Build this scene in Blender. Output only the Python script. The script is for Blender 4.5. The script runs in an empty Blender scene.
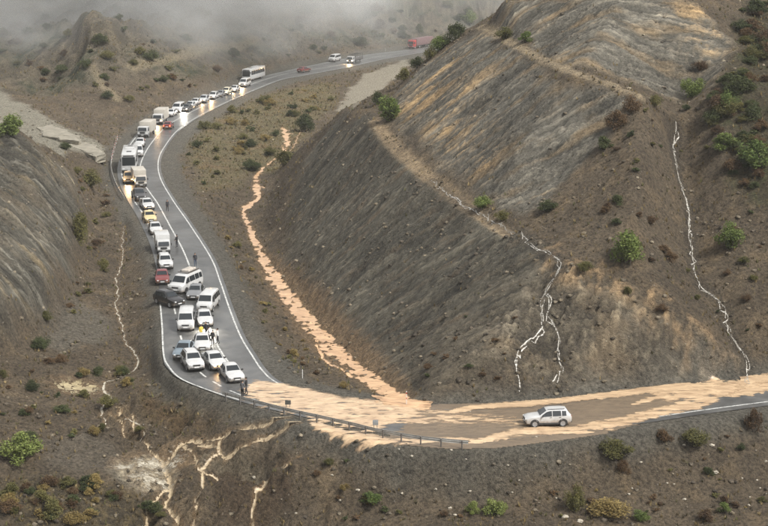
import bpy, bmesh, math, random
import numpy as np
from mathutils import Vector, Matrix
from mathutils.geometry import delaunay_2d_cdt

random.seed(7); RNG = np.random.default_rng(7)
S = bpy.context.scene
COL = S.collection
PI = math.pi

# ------------------------------------------------------------------ camera
HC = 48.8                       # camera height above the road (m)
FPX = 1700.0                    # focal length in photo pixels (768 wide)
PITCH = math.atan(381.0 / FPX)  # horizon lies 381 px above the picture centre
cam_d = bpy.data.cameras.new("camera"); cam = bpy.data.objects.new("camera", cam_d); COL.objects.link(cam)
cam.location = (0, 0, HC); cam.rotation_euler = (PI / 2 - PITCH, 0, 0)
cam_d.sensor_fit = 'HORIZONTAL'; cam_d.sensor_width = 36.0; cam_d.lens = 36.0 * FPX / 768.0
cam_d.clip_start = 1.0; cam_d.clip_end = 6000.0
S.camera = cam
S.render.resolution_x, S.render.resolution_y = 1024, 701

# ------------------------------------------------------------------ sky, sun, exposure
SUN_EL, SUN_AZ = math.radians(50), math.radians(125)     # azimuth from +Y (view direction) towards +X
W = bpy.data.worlds.new("World"); S.world = W; W.use_nodes = True
nt = W.node_tree; nt.nodes.clear()
sky = nt.nodes.new('ShaderNodeTexSky'); sky.sky_type = 'NISHITA'; sky.sun_disc = False
sky.sun_elevation = SUN_EL; sky.sun_rotation = SUN_AZ
sky.altitude = 900; sky.air_density = 1.0; sky.dust_density = 6.0; sky.ozone_density = 1.0
hsv = nt.nodes.new('ShaderNodeHueSaturation'); hsv.inputs['Saturation'].default_value = 0.1
bg = nt.nodes.new('ShaderNodeBackground'); bg.inputs['Strength'].default_value = 0.09
wo = nt.nodes.new('ShaderNodeOutputWorld')
nt.links.new(sky.outputs[0], hsv.inputs['Color']); nt.links.new(hsv.outputs[0], bg.inputs['Color']); nt.links.new(bg.outputs[0], wo.inputs['Surface'])
sun_d = bpy.data.lights.new("sun", 'SUN'); sun_d.energy = 1.5; sun_d.angle = math.radians(10); sun_d.color = (1.0, 0.97, 0.92)
sun = bpy.data.objects.new("sun", sun_d); COL.objects.link(sun)
sdir = Vector((math.sin(SUN_AZ) * math.cos(SUN_EL), math.cos(SUN_AZ) * math.cos(SUN_EL), math.sin(SUN_EL)))
sun.rotation_euler = sdir.to_track_quat('Z', 'Y').to_euler(); sun.location = (60, -40, 200)
VS = S.view_settings
VS.view_transform = 'Standard'; VS.look = 'None'; VS.gamma = 1.0; VS.use_curve_mapping = False; VS.exposure = 1.4
S.render.engine = 'CYCLES'
S.cycles.use_denoising = True; S.cycles.denoiser = 'OPENIMAGEDENOISE'; S.cycles.denoising_prefilter = 'NONE'; S.cycles.denoising_input_passes = 'RGB_ALBEDO_NORMAL'
S.cycles.sample_clamp_indirect = 4.0; S.cycles.sample_clamp_direct = 12.0
S.cycles.max_bounces = 6; S.cycles.volume_bounces = 1; S.cycles.diffuse_bounces = 3

# ------------------------------------------------------------------ helpers
CP, SP = math.cos(PITCH), math.sin(PITCH)
def ray(u, v):
    a = (u - 384.0) / FPX; b = (263.0 - v) / FPX
    return np.array([a, CP + b * SP, -SP + b * CP])
def P(u, v, z=0.0):                       # a photo point on the level plane of height z
    d = ray(u, v); t = (z - HC) / d[2]
    return (d[0] * t, d[1] * t, z)

def _h(ix, iy, seed):
    n = (ix.astype(np.int64) * 374761393 + iy.astype(np.int64) * 668265263 + seed * 2147483647) & 0xffffffff
    n = ((n ^ (n >> 13)) * 1274126177) & 0xffffffff
    n = n ^ (n >> 16)
    return n
def pn(x, y, seed=0):                     # gradient noise, about -0.7..0.7
    x = np.asarray(x, float); y = np.asarray(y, float)
    x0 = np.floor(x); y0 = np.floor(y); fx = x - x0; fy = y - y0
    ux = fx * fx * fx * (fx * (fx * 6 - 15) + 10); uy = fy * fy * fy * (fy * (fy * 6 - 15) + 10)
    def g(dx, dy):
        a = _h(x0 + dx, y0 + dy, seed) * (2 * PI / 4294967296.0)
        return np.cos(a) * (fx - dx) + np.sin(a) * (fy - dy)
    n00, n10, n01, n11 = g(0, 0), g(1, 0), g(0, 1), g(1, 1)
    return (n00 * (1 - ux) + n10 * ux) * (1 - uy) + (n01 * (1 - ux) + n11 * ux) * uy
def fbm(x, y, o=4, seed=0, gain=0.5):
    r = 0; a = 1.0; f = 1.0
    for k in range(o):
        r = r + a * pn(x * f + 17.3 * k, y * f - 9.1 * k, seed + k); a *= gain; f *= 2.03
    return r
def sstep(a, b, x):
    t = np.clip((x - a) / (b - a), 0, 1); return t * t * (3 - 2 * t)

# ------------------------------------------------------------------ traced lines of the road (photo pixels, road level z = 0)
LEFT_LINE = [(450,43.5),(417,49.5),(367,55.5),(327,63),(300,68.5),(262,77.5),(226,90),(192,105),(160,119),(145,129),(134.5,139),(126,152),(121.5,168),(124,182),(133,199),(143,214),(155,240),(165,272),(173,303),(182,341),(190,358),(201,373),(214,382),(230,390.5),(262,402),(300,411.5),(350,422),(400,430.5),(450,436),(500,436),(560,430),(610,423),(661,416),(710,409),(768,401.5),(830,394)]
CENTRE_LINE = [(450,45.5),(415,51.5),(373,57.5),(338,65.5),(290,73),(258,82),(224,96),(196,109.5),(172,122.5),(160.6,132),(148,148),(140.5,165),(142,180),(151,194),(158,204),(170,226),(183,250),(192,273),(200,298),(210,328),(219,348),(231,365),(247,381),(268,391),(300,400.5),(350,411),(400,419),(450,423),(500,423),(560,417.5),(620,409.5),(680,402),(768,390.5),(830,383)]
RIGHT_LINE = [(450,47.5),(412.5,54),(381,59.6),(348,67),(300,76),(280,80),(254,90),(222.5,104),(199,116),(178,130),(165,146),(158.5,160),(160,177),(172,199),(190,225),(211,258),(220,281),(230,310),(240.5,336),(252.5,356),(262,370),(275,381.5),(300,391),(350,401.5),(400,408),(450,411),(500,411),(560,406),(620,398.5),(680,391),(768,380),(830,372.5)]
LEFT_SHOULDER = [(470,38.5),(440,42),(417,46.5),(367,52),(327,59),(300,64.5),(260,74),(225,86),(190,101),(165,111),(145,121),(128,134),(115,153),(111,172),(116,190),(129,212),(142,237),(151,262),(157,292),(160,325),(161,357),(166,368),(181,381),(212,393),(240,405),(285,420),(316,428),(350,436),(400,445),(450,449.5),(500,448),(560,440),(630,430),(700,420),(768,410),(830,402)]
RIGHT_SHOULDER = [(470,47),(455,49.5),(420,56.5),(385,62.5),(350,70),(305,79.5),(284,84),(260,93.5),(229,108),(207,120),(189,134),(178,148),(173,160),(176,176),(188,197),(205,225),(225,257),(235,281),(245,308),(256,333),(268,353),(279,366),(295,381),(345,393),(400,400.5),(450,403),(500,403),(560,398),(620,390.5),(680,383),(768,372.5),(830,365)]
def px_line(pts, z=0.0): return [P(u, v, z) for u, v in pts]

# ------------------------------------------------------------------ terrain: breaklines -> triangulation -> fine grid
BL = []                                   # (list of xyz)
def brk(pts): BL.append([P(u, v, z) for u, v, z in pts])
def brkw(pts): BL.append([tuple(p) for p in pts])
BL.append(px_line(LEFT_SHOULDER)); BL.append(px_line(RIGHT_SHOULDER))
# muddy gully between the road and the big spur
GULLY = [(288,128,-1.0),(285,150,-1.2),(259,172,-1.6),(257,198,-2.0),(244,212,-2.3),(252,232,-2.5),(265,262,-2.7),(290,297,-2.7),(318,330,-2.3),(350,358,-1.6),(380,384,-0.8),(404,399,-0.35)]
brk(GULLY)
# foot of the spur, just beyond the gully
brk([(300,148,-0.6),(276,172,-1.0),(270,198,-1.4),(262,216,-1.6),(274,245,-1.7),(300,285,-1.7),(332,325,-1.5),(362,352,-0.9),(392,380,-0.3),(418,397,0.0)])
# foot of the right-hand hill along the ditch
brk([(440,398,0.2),(500,396,0.3),(560,390,0.3),(620,383,0.3),(690,375,0.35),(768,365,0.4),(840,356,0.4)])
# first bench (path) from the nose of the spur down to the waterfall
BENCH1 = [(341,110,14.0),(356,112,15.2),(372,119,16.0),(400,150,14.3),(430,176,13.1),(470,205,12.0),(510,232,11.4),(545,252,11.0),(562,262,10.9)]
brk(BENCH1)
brk([(364,106,15.7),(384,112,16.4),(412,147,14.7),(442,172,13.5),(482,201,12.4),(520,227,11.7),(556,247,11.3)])
# nose of the spur down to the gully
brk([(341,110,14.0),(322,128,9.0),(305,145,3.5)])
# second bench
BENCH2 = [(480,27,28.0),(520,50,27.0),(570,73,26.0),(610,86,25.2),(640,96,24.5)]
brk(BENCH2)
brk([(486,24,28.3),(526,46,27.3),(576,69,26.3),(615,82,25.5),(645,92,24.8)])
# sky-side edge of the middle face
brk([(384,104,16.5),(402,80,18.6),(420,63,21.0),(450,41,25.0),(480,27,28.0)])
brk([(486,24,28.3),(500,1,32.0)])
# top face above the frame
brkw([P(500,1,32.0), P(560,0,33.0), P(620,0,33.6), P(690,0,33.4), P(735,42,28.6), P(713,86,24.6), P(645,92,24.8)])
# lower cliff brow and right-hand slope
brk([(562,262,10.9),(600,268,10.4),(640,290,8.6),(690,318,6.0),(735,350,2.8),(752,368,0.8)])
brk([(500,330,5.6),(540,312,6.6),(600,322,6.0),(660,350,3.2)])
# gully of the right rivulet
brk([(684,104,21.8),(676,150,17.5),(688,200,13.3),(690,250,9.3),(700,290,6.5),(726,325,3.6),(745,360,1.1)])
brk([(640,96,24.5),(640,160,18.8),(636,220,13.9),(640,262,10.8)])
brk([(713,86,24.6),(722,150,18.6),(735,220,12.4),(742,290,7.0),(760,345,2.3)])
brk([(768,0,32.5),(768,100,23.4),(768,200,14.4),(768,290,7.0),(785,350,2.0)])
brk([(860,0,34),(860,100,25),(860,200,16),(860,300,7.0)])
# behind the spur (hidden from the camera), then the valley beyond
brkw([(-11,300,3),(-2,292,4),(8,294,7),(20,292,14),(34,296,20),(70,300,34)])
brkw([(-14,335,-1),(0,335,-1),(14,345,0),(40,350,4),(80,350,14)])
brkw([(16,470,0),(14,440,0),(30,430,1),(70,440,6)])
brkw([(40,560,0),(90,620,2),(160,700,4)]); brkw([(60,540,0.5),(110,580,4),(170,640,10)])
brkw([(40,275,42),(62,265,44),(75,245,42)]); brkw([(120,260,62),(160,200,50),(120,150,16)])
# valley floor between far road and gully
brk([(215,150,-0.5),(250,120,-0.4),(300,105,-0.3)]); brk([(215,200,-0.9),(238,178,-1.1),(268,140,-0.9)])
brk([(232,250,-1.4),(255,295,-1.5),(285,330,-1.3),(320,365,-0.9)])
# pale gravel track beyond the spur
brk([(336,112,0.0),(352,88,0.0),(366,77,0.0),(395,64,0.0)]); brk([(356,110,0.0),(372,95,0.0),(390,80,0.0),(412,62,0.0)])
# left bank and left gully
brk([(122,225,-1.2),(123,250,-1.6),(118,290,-2.0),(128,340,-2.5),(137,366,-2.7),(106,384,-3.0),(100,402,-3.2),(130,435,-3.9),(165,470,-4.7),(172,500,-6.0),(178,535,-7.4)])
brk([(140,270,-0.7),(145,310,-0.9),(148,350,-1.3),(165,385,-1.5),(190,415,-2.2),(215,440,-2.6)])
brk([(200,470,-4.0),(225,455,-3.2),(262,452,-2.3),(290,470,-3.0)])
brk([(210,500,-6.4),(245,490,-6.2),(275,498,-6.2)]); brk([(225,478,-3.6),(258,468,-2.9),(285,480,-3.3)])
brk([(240,420,-1.0),(290,432,-1.0),(340,446,-1.1)])
brk([(330,520,-6.0),(400,500,-4.6),(480,503,-4.6),(560,503,-4.8),(640,500,-5.0),(768,490,-5.2)])
brk([(330,545,-7.4),(400,526,-5.2),(480,526,-5.2),(560,526,-5.4),(640,526,-5.6),(768,520,-5.9)])
brk([(0,400,-1.6),(40,398,-2.4),(75,392,-2.9)]); brk([(0,460,-3.0),(50,465,-3.8),(120,470,-4.4)]); brk([(0,500,-4.2),(60,505,-4.8),(130,510,-6.2)])
brk([(-80,540,-5.0),(0,540,-5.9),(60,545,-6.6),(130,545,-7.6),(250,545,-7.9)])
brk([(-90,470,-3.0),(-90,400,0.0)])
# left rocky hill
LH_FOOT = [(100,182,-0.3),(92,215,-0.6),(88,255,-0.6),(70,300,-0.6),(40,335,-0.6),(0,355,0.0),(-60,380,0.5)]
brk(LH_FOOT)
brk([(94,178,1.4),(75,164,5.0),(55,157,8.6),(30,138,12.6),(0,118,15.6),(-60,80,20.0)])
brk([(78,195,4.0),(66,235,4.3),(40,280,4.2),(0,310,4.4)]); brk([(40,190,8.8),(0,215,9.8),(-60,240,11)])
# hidden side of that hill and the pale terrace behind it
brk([(104,165,0.0),(100,157,0.0)]); brkw([(-56,300,3),(-66,290,8),(-80,280,14),(-110,270,20)])
brk([(104,152,1.3),(86,150,2.0),(66,146,2.2)]); brk([(100,142,1.4),(82,136,2.0),(60,130,2.4),(28,112,2.8),(0,98,3.2),(-60,70,4)])
brk([(60,147,2.2),(35,140,2.6),(0,122,3.0),(-60,95,4)])
# mountainside beyond the far road
brk([(104,135,0.6),(100,112,1.0),(60,100,3.0),(0,76,4.0)])
brk([(140,108,1.0),(118,95,3.6),(95,78,6.0),(95,50,11.2),(85,10,18.6)]); brk([(60,80,4.6),(62,60,6.6),(50,30,11.6)]); brk([(0,40,8.0),(0,10,13.2)])
brk([(160,60,7.4),(165,30,12.8),(160,0,18.2)]); brk([(130,62,8.2),(130,30,13.6)])
brk([(200,72,4.0),(205,40,9.4),(200,5,15.8)]); brk([(240,62,3.0),(250,30,8.8),(250,2,14.2)]); brk([(300,50,2.8),(300,25,7.6),(300,2,12.4)])
brk([(350,38,3.2),(352,16,7.6),(355,-2,11.2)]); brk([(405,34,2.4),(420,14,6.2),(430,-5,9.8)]); brk([(450,26,2.2),(475,6,6.0)])
for a in range(-6, 9):                    # far rim
    x = a * 75.0
    BL.append([(x, 640 + 0.05 * abs(x), 52 + 6 * math.sin(a * 1.7))])
    BL.append([(x * 2.2, 900 + 20 * math.cos(a), 95 + 12 * math.sin(a * 2.3))]); BL.append([(x * 4, 1900, 160)])
for x in (-700, -420, -260): BL.append([(x, 420, 60)]); BL.append([(x, 250, 60)]); BL.append([(x, 100, 40)])
for x in (260, 420, 700): BL.append([(x, 420, 70)]); BL.append([(x, 250, 80)]); BL.append([(x, 100, 40)])
BL.append([(-150, 250, 26)]); BL.append([(-130, 330, 12)]); BL.append([(-150, 420, 24)])
# slope below the viewpoint
for x in (-700, -250, -120, -60, -20, 20, 60, 120, 250, 700):
    e = max(0, abs(x) - 60) * 0.06
    BL.append([(x, 118, -9.5 + e)]); BL.append([(x, 100, -9 + e)]); BL.append([(x, 50, 12 + e)]); BL.append([(x, 0, 46.6)]); BL.append([(x, -60, 62)]); BL.append([(x, -250, 90)])

vv, ee, zz = [], [], []
for line in BL:
    i0 = len(vv)
    for k, p in enumerate(line):
        vv.append(Vector((p[0], p[1]))); zz.append(p[2])
        if k: ee.append((i0 + k - 1, i0 + k))
ov, oe, of, src, _, _ = delaunay_2d_cdt(vv, ee, [], 0, 1e-3)
tz = []
for k, s in enumerate(src):
    tz.append(np.mean([zz[i] for i in s]) if s else None)
bad = [k for k, z in enumerate(tz) if z is None]
for k in bad:                              # crossing of two lines: mean of nearest known points
    d = [((ov[k] - ov[j]).length, tz[j]) for j in range(len(ov)) if tz[j] is not None]; d.sort(); tz[k] = (d[0][1] + d[1][1]) / 2
print("TIN", len(ov), len(of), "crossings", [(round(ov[k].x, 1), round(ov[k].y, 1)) for k in bad])

def grow(a, b, d0, rate, sgn=1):
    out = []; p = a; d = d0
    while (p < b if sgn > 0 else p > b):
        d *= (1 + rate); p += sgn * d; out.append(p)
    return out
XS = np.array(grow(-58, -700, .26, .028, -1)[::-1] + list(np.arange(-58, 50.01, .26)) + grow(50, 700, .26, .028))
_y = []; y = 250.0
while y < 520: y += .26 + (y - 250) * .0026; _y.append(y)
YS = np.array(grow(127, -250, .26, .06, -1)[::-1] + list(np.arange(127, 250.01, .26)) + _y + grow(520, 1850, 1.0, .06))
NX, NY = len(XS), len(YS)
GX, GY = np.meshgrid(XS, YS)               # [NY,NX]
Z = np.full((NY, NX), np.nan)
for f in of:
    a, b, c = [(ov[i].x, ov[i].y, tz[i]) for i in f[:3]]
    ix0, ix1 = np.searchsorted(XS, min(a[0], b[0], c[0])), np.searchsorted(XS, max(a[0], b[0], c[0]), 'right')
    iy0, iy1 = np.searchsorted(YS, min(a[1], b[1], c[1])), np.searchsorted(YS, max(a[1], b[1], c[1]), 'right')
    if ix0 >= ix1 or iy0 >= iy1: continue
    X, Y = GX[iy0:iy1, ix0:ix1], GY[iy0:iy1, ix0:ix1]
    det = (b[1]-c[1])*(a[0]-c[0]) + (c[0]-b[0])*(a[1]-c[1])
    if abs(det) < 1e-9: continue
    l1 = ((b[1]-c[1])*(X-c[0]) + (c[0]-b[0])*(Y-c[1])) / det
    l2 = ((c[1]-a[1])*(X-c[0]) + (a[0]-c[0])*(Y-c[1])) / det
    l3 = 1 - l1 - l2
    m = (l1 >= -1e-6) & (l2 >= -1e-6) & (l3 >= -1e-6)
    sub = Z[iy0:iy1, ix0:ix1]; sub[m] = (l1*a[2] + l2*b[2] + l3*c[2])[m]
if np.isnan(Z).any():
    for r in range(NY):
        g = ~np.isnan(Z[r])
        if g.any(): Z[r] = np.interp(XS, XS[g], Z[r][g])
    for q in range(NY):
        if np.isnan(Z[q]).any(): Z[q] = Z[q - 1] if q else 90.0

def blur(A, n):
    for _ in range(n):
        B = A.copy(); B[1:-1] = (A[:-2] + 2*A[1:-1] + A[2:]) / 4; A = B
        B = A.copy(); B[:, 1:-1] = (A[:, :-2] + 2*A[:, 1:-1] + A[:, 2:]) / 4; A = B
    return A
ZB = blur(Z, 14)

def bil(A, x, y):
    x = np.asarray(x, float); y = np.asarray(y, float)
    i = np.clip(np.searchsorted(XS, x) - 1, 0, NX - 2); j = np.clip(np.searchsorted(YS, y) - 1, 0, NY - 2)
    fx = np.clip((x - XS[i]) / (XS[i+1] - XS[i]), 0, 1); fy = np.clip((y - YS[j]) / (YS[j+1] - YS[j]), 0, 1)
    return (A[j, i]*(1-fx) + A[j, i+1]*fx)*(1-fy) + (A[j+1, i]*(1-fx) + A[j+1, i+1]*fx)*fy
_T = np.arange(110, 900, .25)
def at(u, v, A=None):                     # where the sight line through a photo point meets the ground
    A = ZB if A is None else A
    d = ray(u, v); X, Y, ZZ = d[0]*_T, d[1]*_T, HC + d[2]*_T
    below = np.nonzero(ZZ < bil(A, X, Y))[0]
    k = below[0] if len(below) else len(_T) - 1
    t0, t1 = _T[max(k-1, 0)], _T[k]
    for _ in range(12):
        tm = (t0 + t1) / 2
        if HC + d[2]*tm < float(bil(A, d[0]*tm, d[1]*tm)): t1 = tm
        else: t0 = tm
    return (d[0]*t1, d[1]*t1, HC + d[2]*t1)

# distance to a polyline / inside-a-polygon, on the grid
def seg_dist(X, Y, pts):
    D = np.full(X.shape, 1e9)
    for (x0, y0), (x1, y1) in zip(pts[:-1], pts[1:]):
        dx, dy = x1-x0, y1-y0; L = dx*dx + dy*dy + 1e-9
        t = np.clip(((X-x0)*dx + (Y-y0)*dy) / L, 0, 1)
        D = np.minimum(D, np.hypot(X-x0-t*dx, Y-y0-t*dy))
    return D
def inside(X, Y, pts):
    c = np.zeros(X.shape, bool); n = len(pts)
    for k in range(n):
        x0, y0 = pts[k]; x1, y1 = pts[(k+1) % n]
        if y0 == y1: continue
        c ^= ((y0 > Y) != (y1 > Y)) & (X < (x1-x0)*(Y-y0)/(y1-y0) + x0)
    return c
def sdf(X, Y, pts):                       # >0 inside
    d = seg_dist(X, Y, list(pts) + [pts[0]])
    return np.where(inside(X, Y, pts), d, -d)
WARPX = 2.2 * fbm(GX/9, GY/9, 4, 11); WARPY = 2.2 * fbm(GX/9, GY/9, 4, 23)
def zone(px, soft=1.6, world=False):      # soft weight of a ground zone given by photo points
    pts = px if world else [at(u, v)[:2] for u, v in px]
    xs = [p[0] for p in pts]; ys = [p[1] for p in pts]; pad = 8
    i0, i1 = np.searchsorted(XS, min(xs)-pad), np.searchsorted(XS, max(xs)+pad)
    j0, j1 = np.searchsorted(YS, min(ys)-pad), np.searchsorted(YS, max(ys)+pad)
    w = np.zeros((NY, NX))
    sl = (slice(j0, j1), slice(i0, i1))
    w[sl] = sstep(-soft, soft, sdf(GX[sl]+WARPX[sl], GY[sl]+WARPY[sl], pts))
    return w

# road corridor
corr = [p[:2] for p in px_line(LEFT_SHOULDER)] + [p[:2] for p in px_line(RIGHT_SHOULDER)][::-1]
cs = np.full((NY, NX), -50.0)
sl = (slice(np.searchsorted(YS, 125), np.searchsorted(YS, 640)), slice(np.searchsorted(XS, -90), np.searchsorted(XS, 90)))
cs[sl] = sdf(GX[sl], GY[sl], corr)
ROADW = sstep(-1.2, 0.4, cs)

# ------------------------------------------------------------------ water courses (photo points -> ground), carved before the relief is added
def smooth_path(pts, step=0.35, jit=0.0, seed=0):
    p = np.array(pts, float)
    # Catmull-Rom
    out = []
    q = np.vstack([2*p[0]-p[1], p, 2*p[-1]-p[-2]])
    for k in range(1, len(q)-2):
        n = max(2, int(np.linalg.norm(q[k+1][:2]-q[k][:2]) / step))
        t = np.linspace(0, 1, n, endpoint=False)[:, None]
        out.append(0.5*((2*q[k]) + (-q[k-1]+q[k+1])*t + (2*q[k-1]-5*q[k]+4*q[k+1]-q[k+2])*t*t + (-q[k-1]+3*q[k]-3*q[k+1]+q[k+2])*t**3))
    out.append(p[-1:]); o = np.vstack(out)
    if jit:
        s = np.arange(len(o)) * step
        o[:, 0] += jit * (fbm(s/2.6, s*0+seed, 3, seed)); o[:, 1] += jit * fbm(s/2.6, s*0+seed+50, 3, seed+3)
    return o
STREAMS = []   # (name, label, path xyw, carve depth, lift, material key)
def stream(name, label, px, depth, lift, mat, jit=0.35):
    pts = []
    for k, (u, v, w) in enumerate(px):
        x, y, z = at(u, v); pts.append((x, y, w))
    k_ = {'foam_water': .22, 'pale_water': .36, 'mud_water2': .42}.get(mat, 1.0)
    STREAMS.append((name, label, smooth_path([(x, y, w*k_) for x, y, w in pts], 0.3, jit, len(STREAMS)*7+1), depth, lift, mat))
stream('muddy_stream', 'orange muddy torrent in the gully between the road and the dark spur',
       [(283,127,.45),(287,140,.7),(284,151,.55),(279,156,.35),(259,172,.4),(256,184,.65),(258,197,.7),(244,208,.5),(243,213,.5),(250,228,.55),(254,240,.65),(262,254,.9),(272,270,1.5),(285,288,2.0),(297,303,2.4),(312,323,2.5),(330,345,2.5),(352,362,2.2),(372,378,1.9),(390,391,1.5),(403,400,1.3),(409,406,1.2)], .34, -.13, 'mud_water', .7)
stream('muddy_rivulet', 'thin muddy side arm beside the orange torrent near the road curve', [(304,314,.25),(316,332,.3),(317,345,.3),(326,360,.35),(337,368,.35),(352,376,.4)], .12, .02, 'mud_water')
stream('stream', 'pale narrow stream winding down the gully left of the road', [(124,226,.2),(122,245,.25),(122,262,.3),(116,280,.3),(118,295,.35),(115,305,.35),(121,322,.35),(125,340,.35),(136,356,.4),(137,366,.45),(125,375,.45),(108,381,.45),(102,389,.5),(111,396,.4),(104,406,.5),(100,414,.3)], .1, .04, 'pale_water')
stream('stream', 'pale braided stream below the puddle running to the grey rubble fan', [(108,413,.3),(122,421,.45),(126,431,.35),(139,438,.45),(147,446,.5),(157,455,.8),(164,462,1.0),(168,472,.9),(170,490,.8),(166,503,.6),(176,515,.9),(179,530,.9)], .32, .03, 'mud_water2')
stream('stream', 'short pale loop of the braided stream above the grey rubble fan', [(124,420,.2),(138,423,.3),(143,432,.25),(140,438,.3)], .08, .03, 'pale_water')
stream('muddy_stream', 'tan mud channel running down the bank from the guard rail to the rubble fan', [(290,418,.3),(272,424,.5),(246,428,.6),(228,434,.7),(212,440,.9),(194,440,1.0),(180,446,1.2),(168,458,1.2)], .32, .03, 'mud_water2')
stream('muddy_stream', 'tan mud channel branching across the lower bank', [(300,425,.4),(286,430,.5),(262,438,.4),(244,446,.5),(224,452,.5),(214,446,.7),(200,446,.9)], .32, .03, 'mud_water2')
for k_2, a_ in enumerate(([(226,436),(214,452),(206,468),(203,486),(196,508),(190,526)], [(182,448),(196,458),(204,470),(216,480)], [(172,482),(160,492),(150,508),(146,526)], [(112,404),(118,412),(128,416),(138,424)])):
    stream('muddy_rivulet', ['thin mud thread down to the lower left edge', 'thin mud thread crossing the grey mound', 'thin mud thread below the rubble fan', 'thin mud thread by the pale stream bend'][k_2], [(u, v, .45) for u, v in a_], .2, .02, 'mud_water2', 1.1)
stream('mud_slide', 'tan mud spilling over the dark cut bank below the road curve', [(300,457,.4),(288,463,.7),(274,472,.9),(264,480,.9),(256,490,.6),(254,505,.5),(252,526,.5)], .32, .03, 'mud_water2')
stream('rivulet', 'white rivulet along the path that feeds the twin waterfall', [(431,178,.25),(446,190,.3),(460,200,.3),(480,211,.35),(500,222,.4),(518,232,.45),(530,242,.45),(545,252,.5),(556,258,.5),(561,263,.5),(556,274,.45),(549,283,.4),(545,290,.4)], .05, .02, 'foam_water')
stream('rivulet', 'left strand of the white twin waterfall on the cliff', [(545,290,.3),(541,302,.4),(543,320,.3),(537,332,.4),(526,342,.3),(519,352,.3),(517,368,.4),(519,380,.45),(519,391,.4)], .05, .03, 'foam_water')
stream('rivulet', 'right strand of the white twin waterfall on the cliff', [(545,288,.3),(547,302,.3),(549,316,.35),(556,328,.3),(559,338,.3),(558,354,.35),(561,368,.4),(554,388,.35)], .05, .03, 'foam_water')
stream('rivulet', 'white rivulet running down the right hillside gully', [(676,122,.15),(674,140,.25),(675,160,.3),(680,180,.25),(684,196,.3),(690,214,.3),(689,236,.35),(692,252,.35),(694,268,.4),(700,284,.25),(712,296,.3),(724,306,.35),(724,318,.4),(730,330,.35),(738,345,.4),(745,358,.4),(750,372,.45)], .05, .02, 'foam_water')
stream('ditch_stream', 'orange muddy ditch water along the foot of the right hill', [(452,412,.3),(470,408,.4),(500,405,.5),(530,403,.5),(570,399.5,.5),(610,394.5,.6),(650,389.5,.7),(690,386,1.0),(730,381.5,1.3),(768,376,1.5),(830,368,1.5)], .25, -.02, 'mud_water', .15)
stream('rivulet', 'pinkish seep beside the rocky slope under the track', [(300,132,.1),(294,146,.15),(290,152,.2)], .03, .03, 'mud_water')
stream('rivulet', 'small pale seep on the mud bank left of the road', [(103,416,.15),(103,424,.25),(102,428,.2)], .03, .03, 'pale_water')

for nm_, lb_, path_, dep_, lift_, mk_ in list(STREAMS):
    if mk_ == 'foam_water':
        for q_ in (1,):
            p_ = path_.copy(); s_ = np.arange(len(p_))*.3
            p_[:, 0] += .9*fbm(s_/1.7, s_*0 + 3.1*q_, 3, 90+q_); p_[:, 1] += 1.1*fbm(s_/1.7, s_*0 + 7.7*q_, 3, 95+q_); p_[:, 2] *= .6
            STREAMS.append((nm_, lb_ + (', thin left thread' if q_ == 1 else ', thin right thread'), p_, dep_, lift_, mk_))
stream('puddle', 'yellowish puddle beside the pale stream in the left valley', [(60,387,.6),(68,386.5,1.9),(80,387,2.2),(88,388,.8)], .1, .0, 'puddle_water', .1)
stream('runoff_fan', 'broad pale wash spreading over the grey rubble fan', [(122,466,3.0),(138,464,6.0),(156,464,6.5),(170,464,3.0)], .06, .02, 'pale_water', .3)
stream('runoff_fan', 'pale wash below the rubble fan beside the mud channel', [(134,478,2.5),(150,480,4.5),(166,484,3.0)], .06, .02, 'pale_water', .3)
CARVE = np.zeros((NY, NX)); DAMP = np.ones((NY, NX)); MUDST = np.zeros((NY, NX)); WET = np.zeros((NY, NX))
for nm, lb, path, dep, lift, mk in STREAMS:
    xs, ys = path[:, 0], path[:, 1]
    i0, i1 = np.searchsorted(XS, xs.min()-4), np.searchsorted(XS, xs.max()+4); j0, j1 = np.searchsorted(YS, ys.min()-4), np.searchsorted(YS, ys.max()+4)
    X, Y = GX[j0:j1, i0:i1], GY[j0:j1, i0:i1]
    D = np.full(X.shape, 1e9); Wd = np.ones(X.shape)
    for k in range(0, len(path)-1, 2):
        x0, y0, w0 = path[k]; x1, y1, w1 = path[min(k+2, len(path)-1)]
        dx, dy = x1-x0, y1-y0; L = dx*dx+dy*dy+1e-9; t = np.clip(((X-x0)*dx+(Y-y0)*dy)/L, 0, 1)
        d = np.hypot(X-x0-t*dx, Y-y0-t*dy) / max(w0, .2); m = d < D
        D[m] = d[m]; Wd[m] = w0
    c = dep * np.clip(1.25 - D**2, 0, 1.25)
    if path[:, 2].max() > 1.6 and mk == 'mud_water': c = np.maximum(c - .40*np.clip(fbm(X/.8, Y/1.5, 4, 611, .6)*1.9, 0, 1)*(D < 1.7), -.05)
    CARVE[j0:j1, i0:i1] = np.maximum(CARVE[j0:j1, i0:i1], c)
    DAMP[j0:j1, i0:i1] = np.minimum(DAMP[j0:j1, i0:i1], (.62 if mk == 'mud_water' else .3) + (.38 if mk == 'mud_water' else .7)*sstep(1.0, 2.2, D))
    if mk == 'foam_water': WET[j0:j1, i0:i1] = np.maximum(WET[j0:j1, i0:i1], 1-sstep(1.5, 5, D + 1.5*pn(X/.8, Y/.8, 8)))
    else:
        MUDST[j0:j1, i0:i1] = np.maximum(MUDST[j0:j1, i0:i1], (1-sstep(.8, 1.5, D + .5*pn(X/.9, Y/.9, 7))) * (.32 if mk.startswith('mud') else .25))

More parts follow.
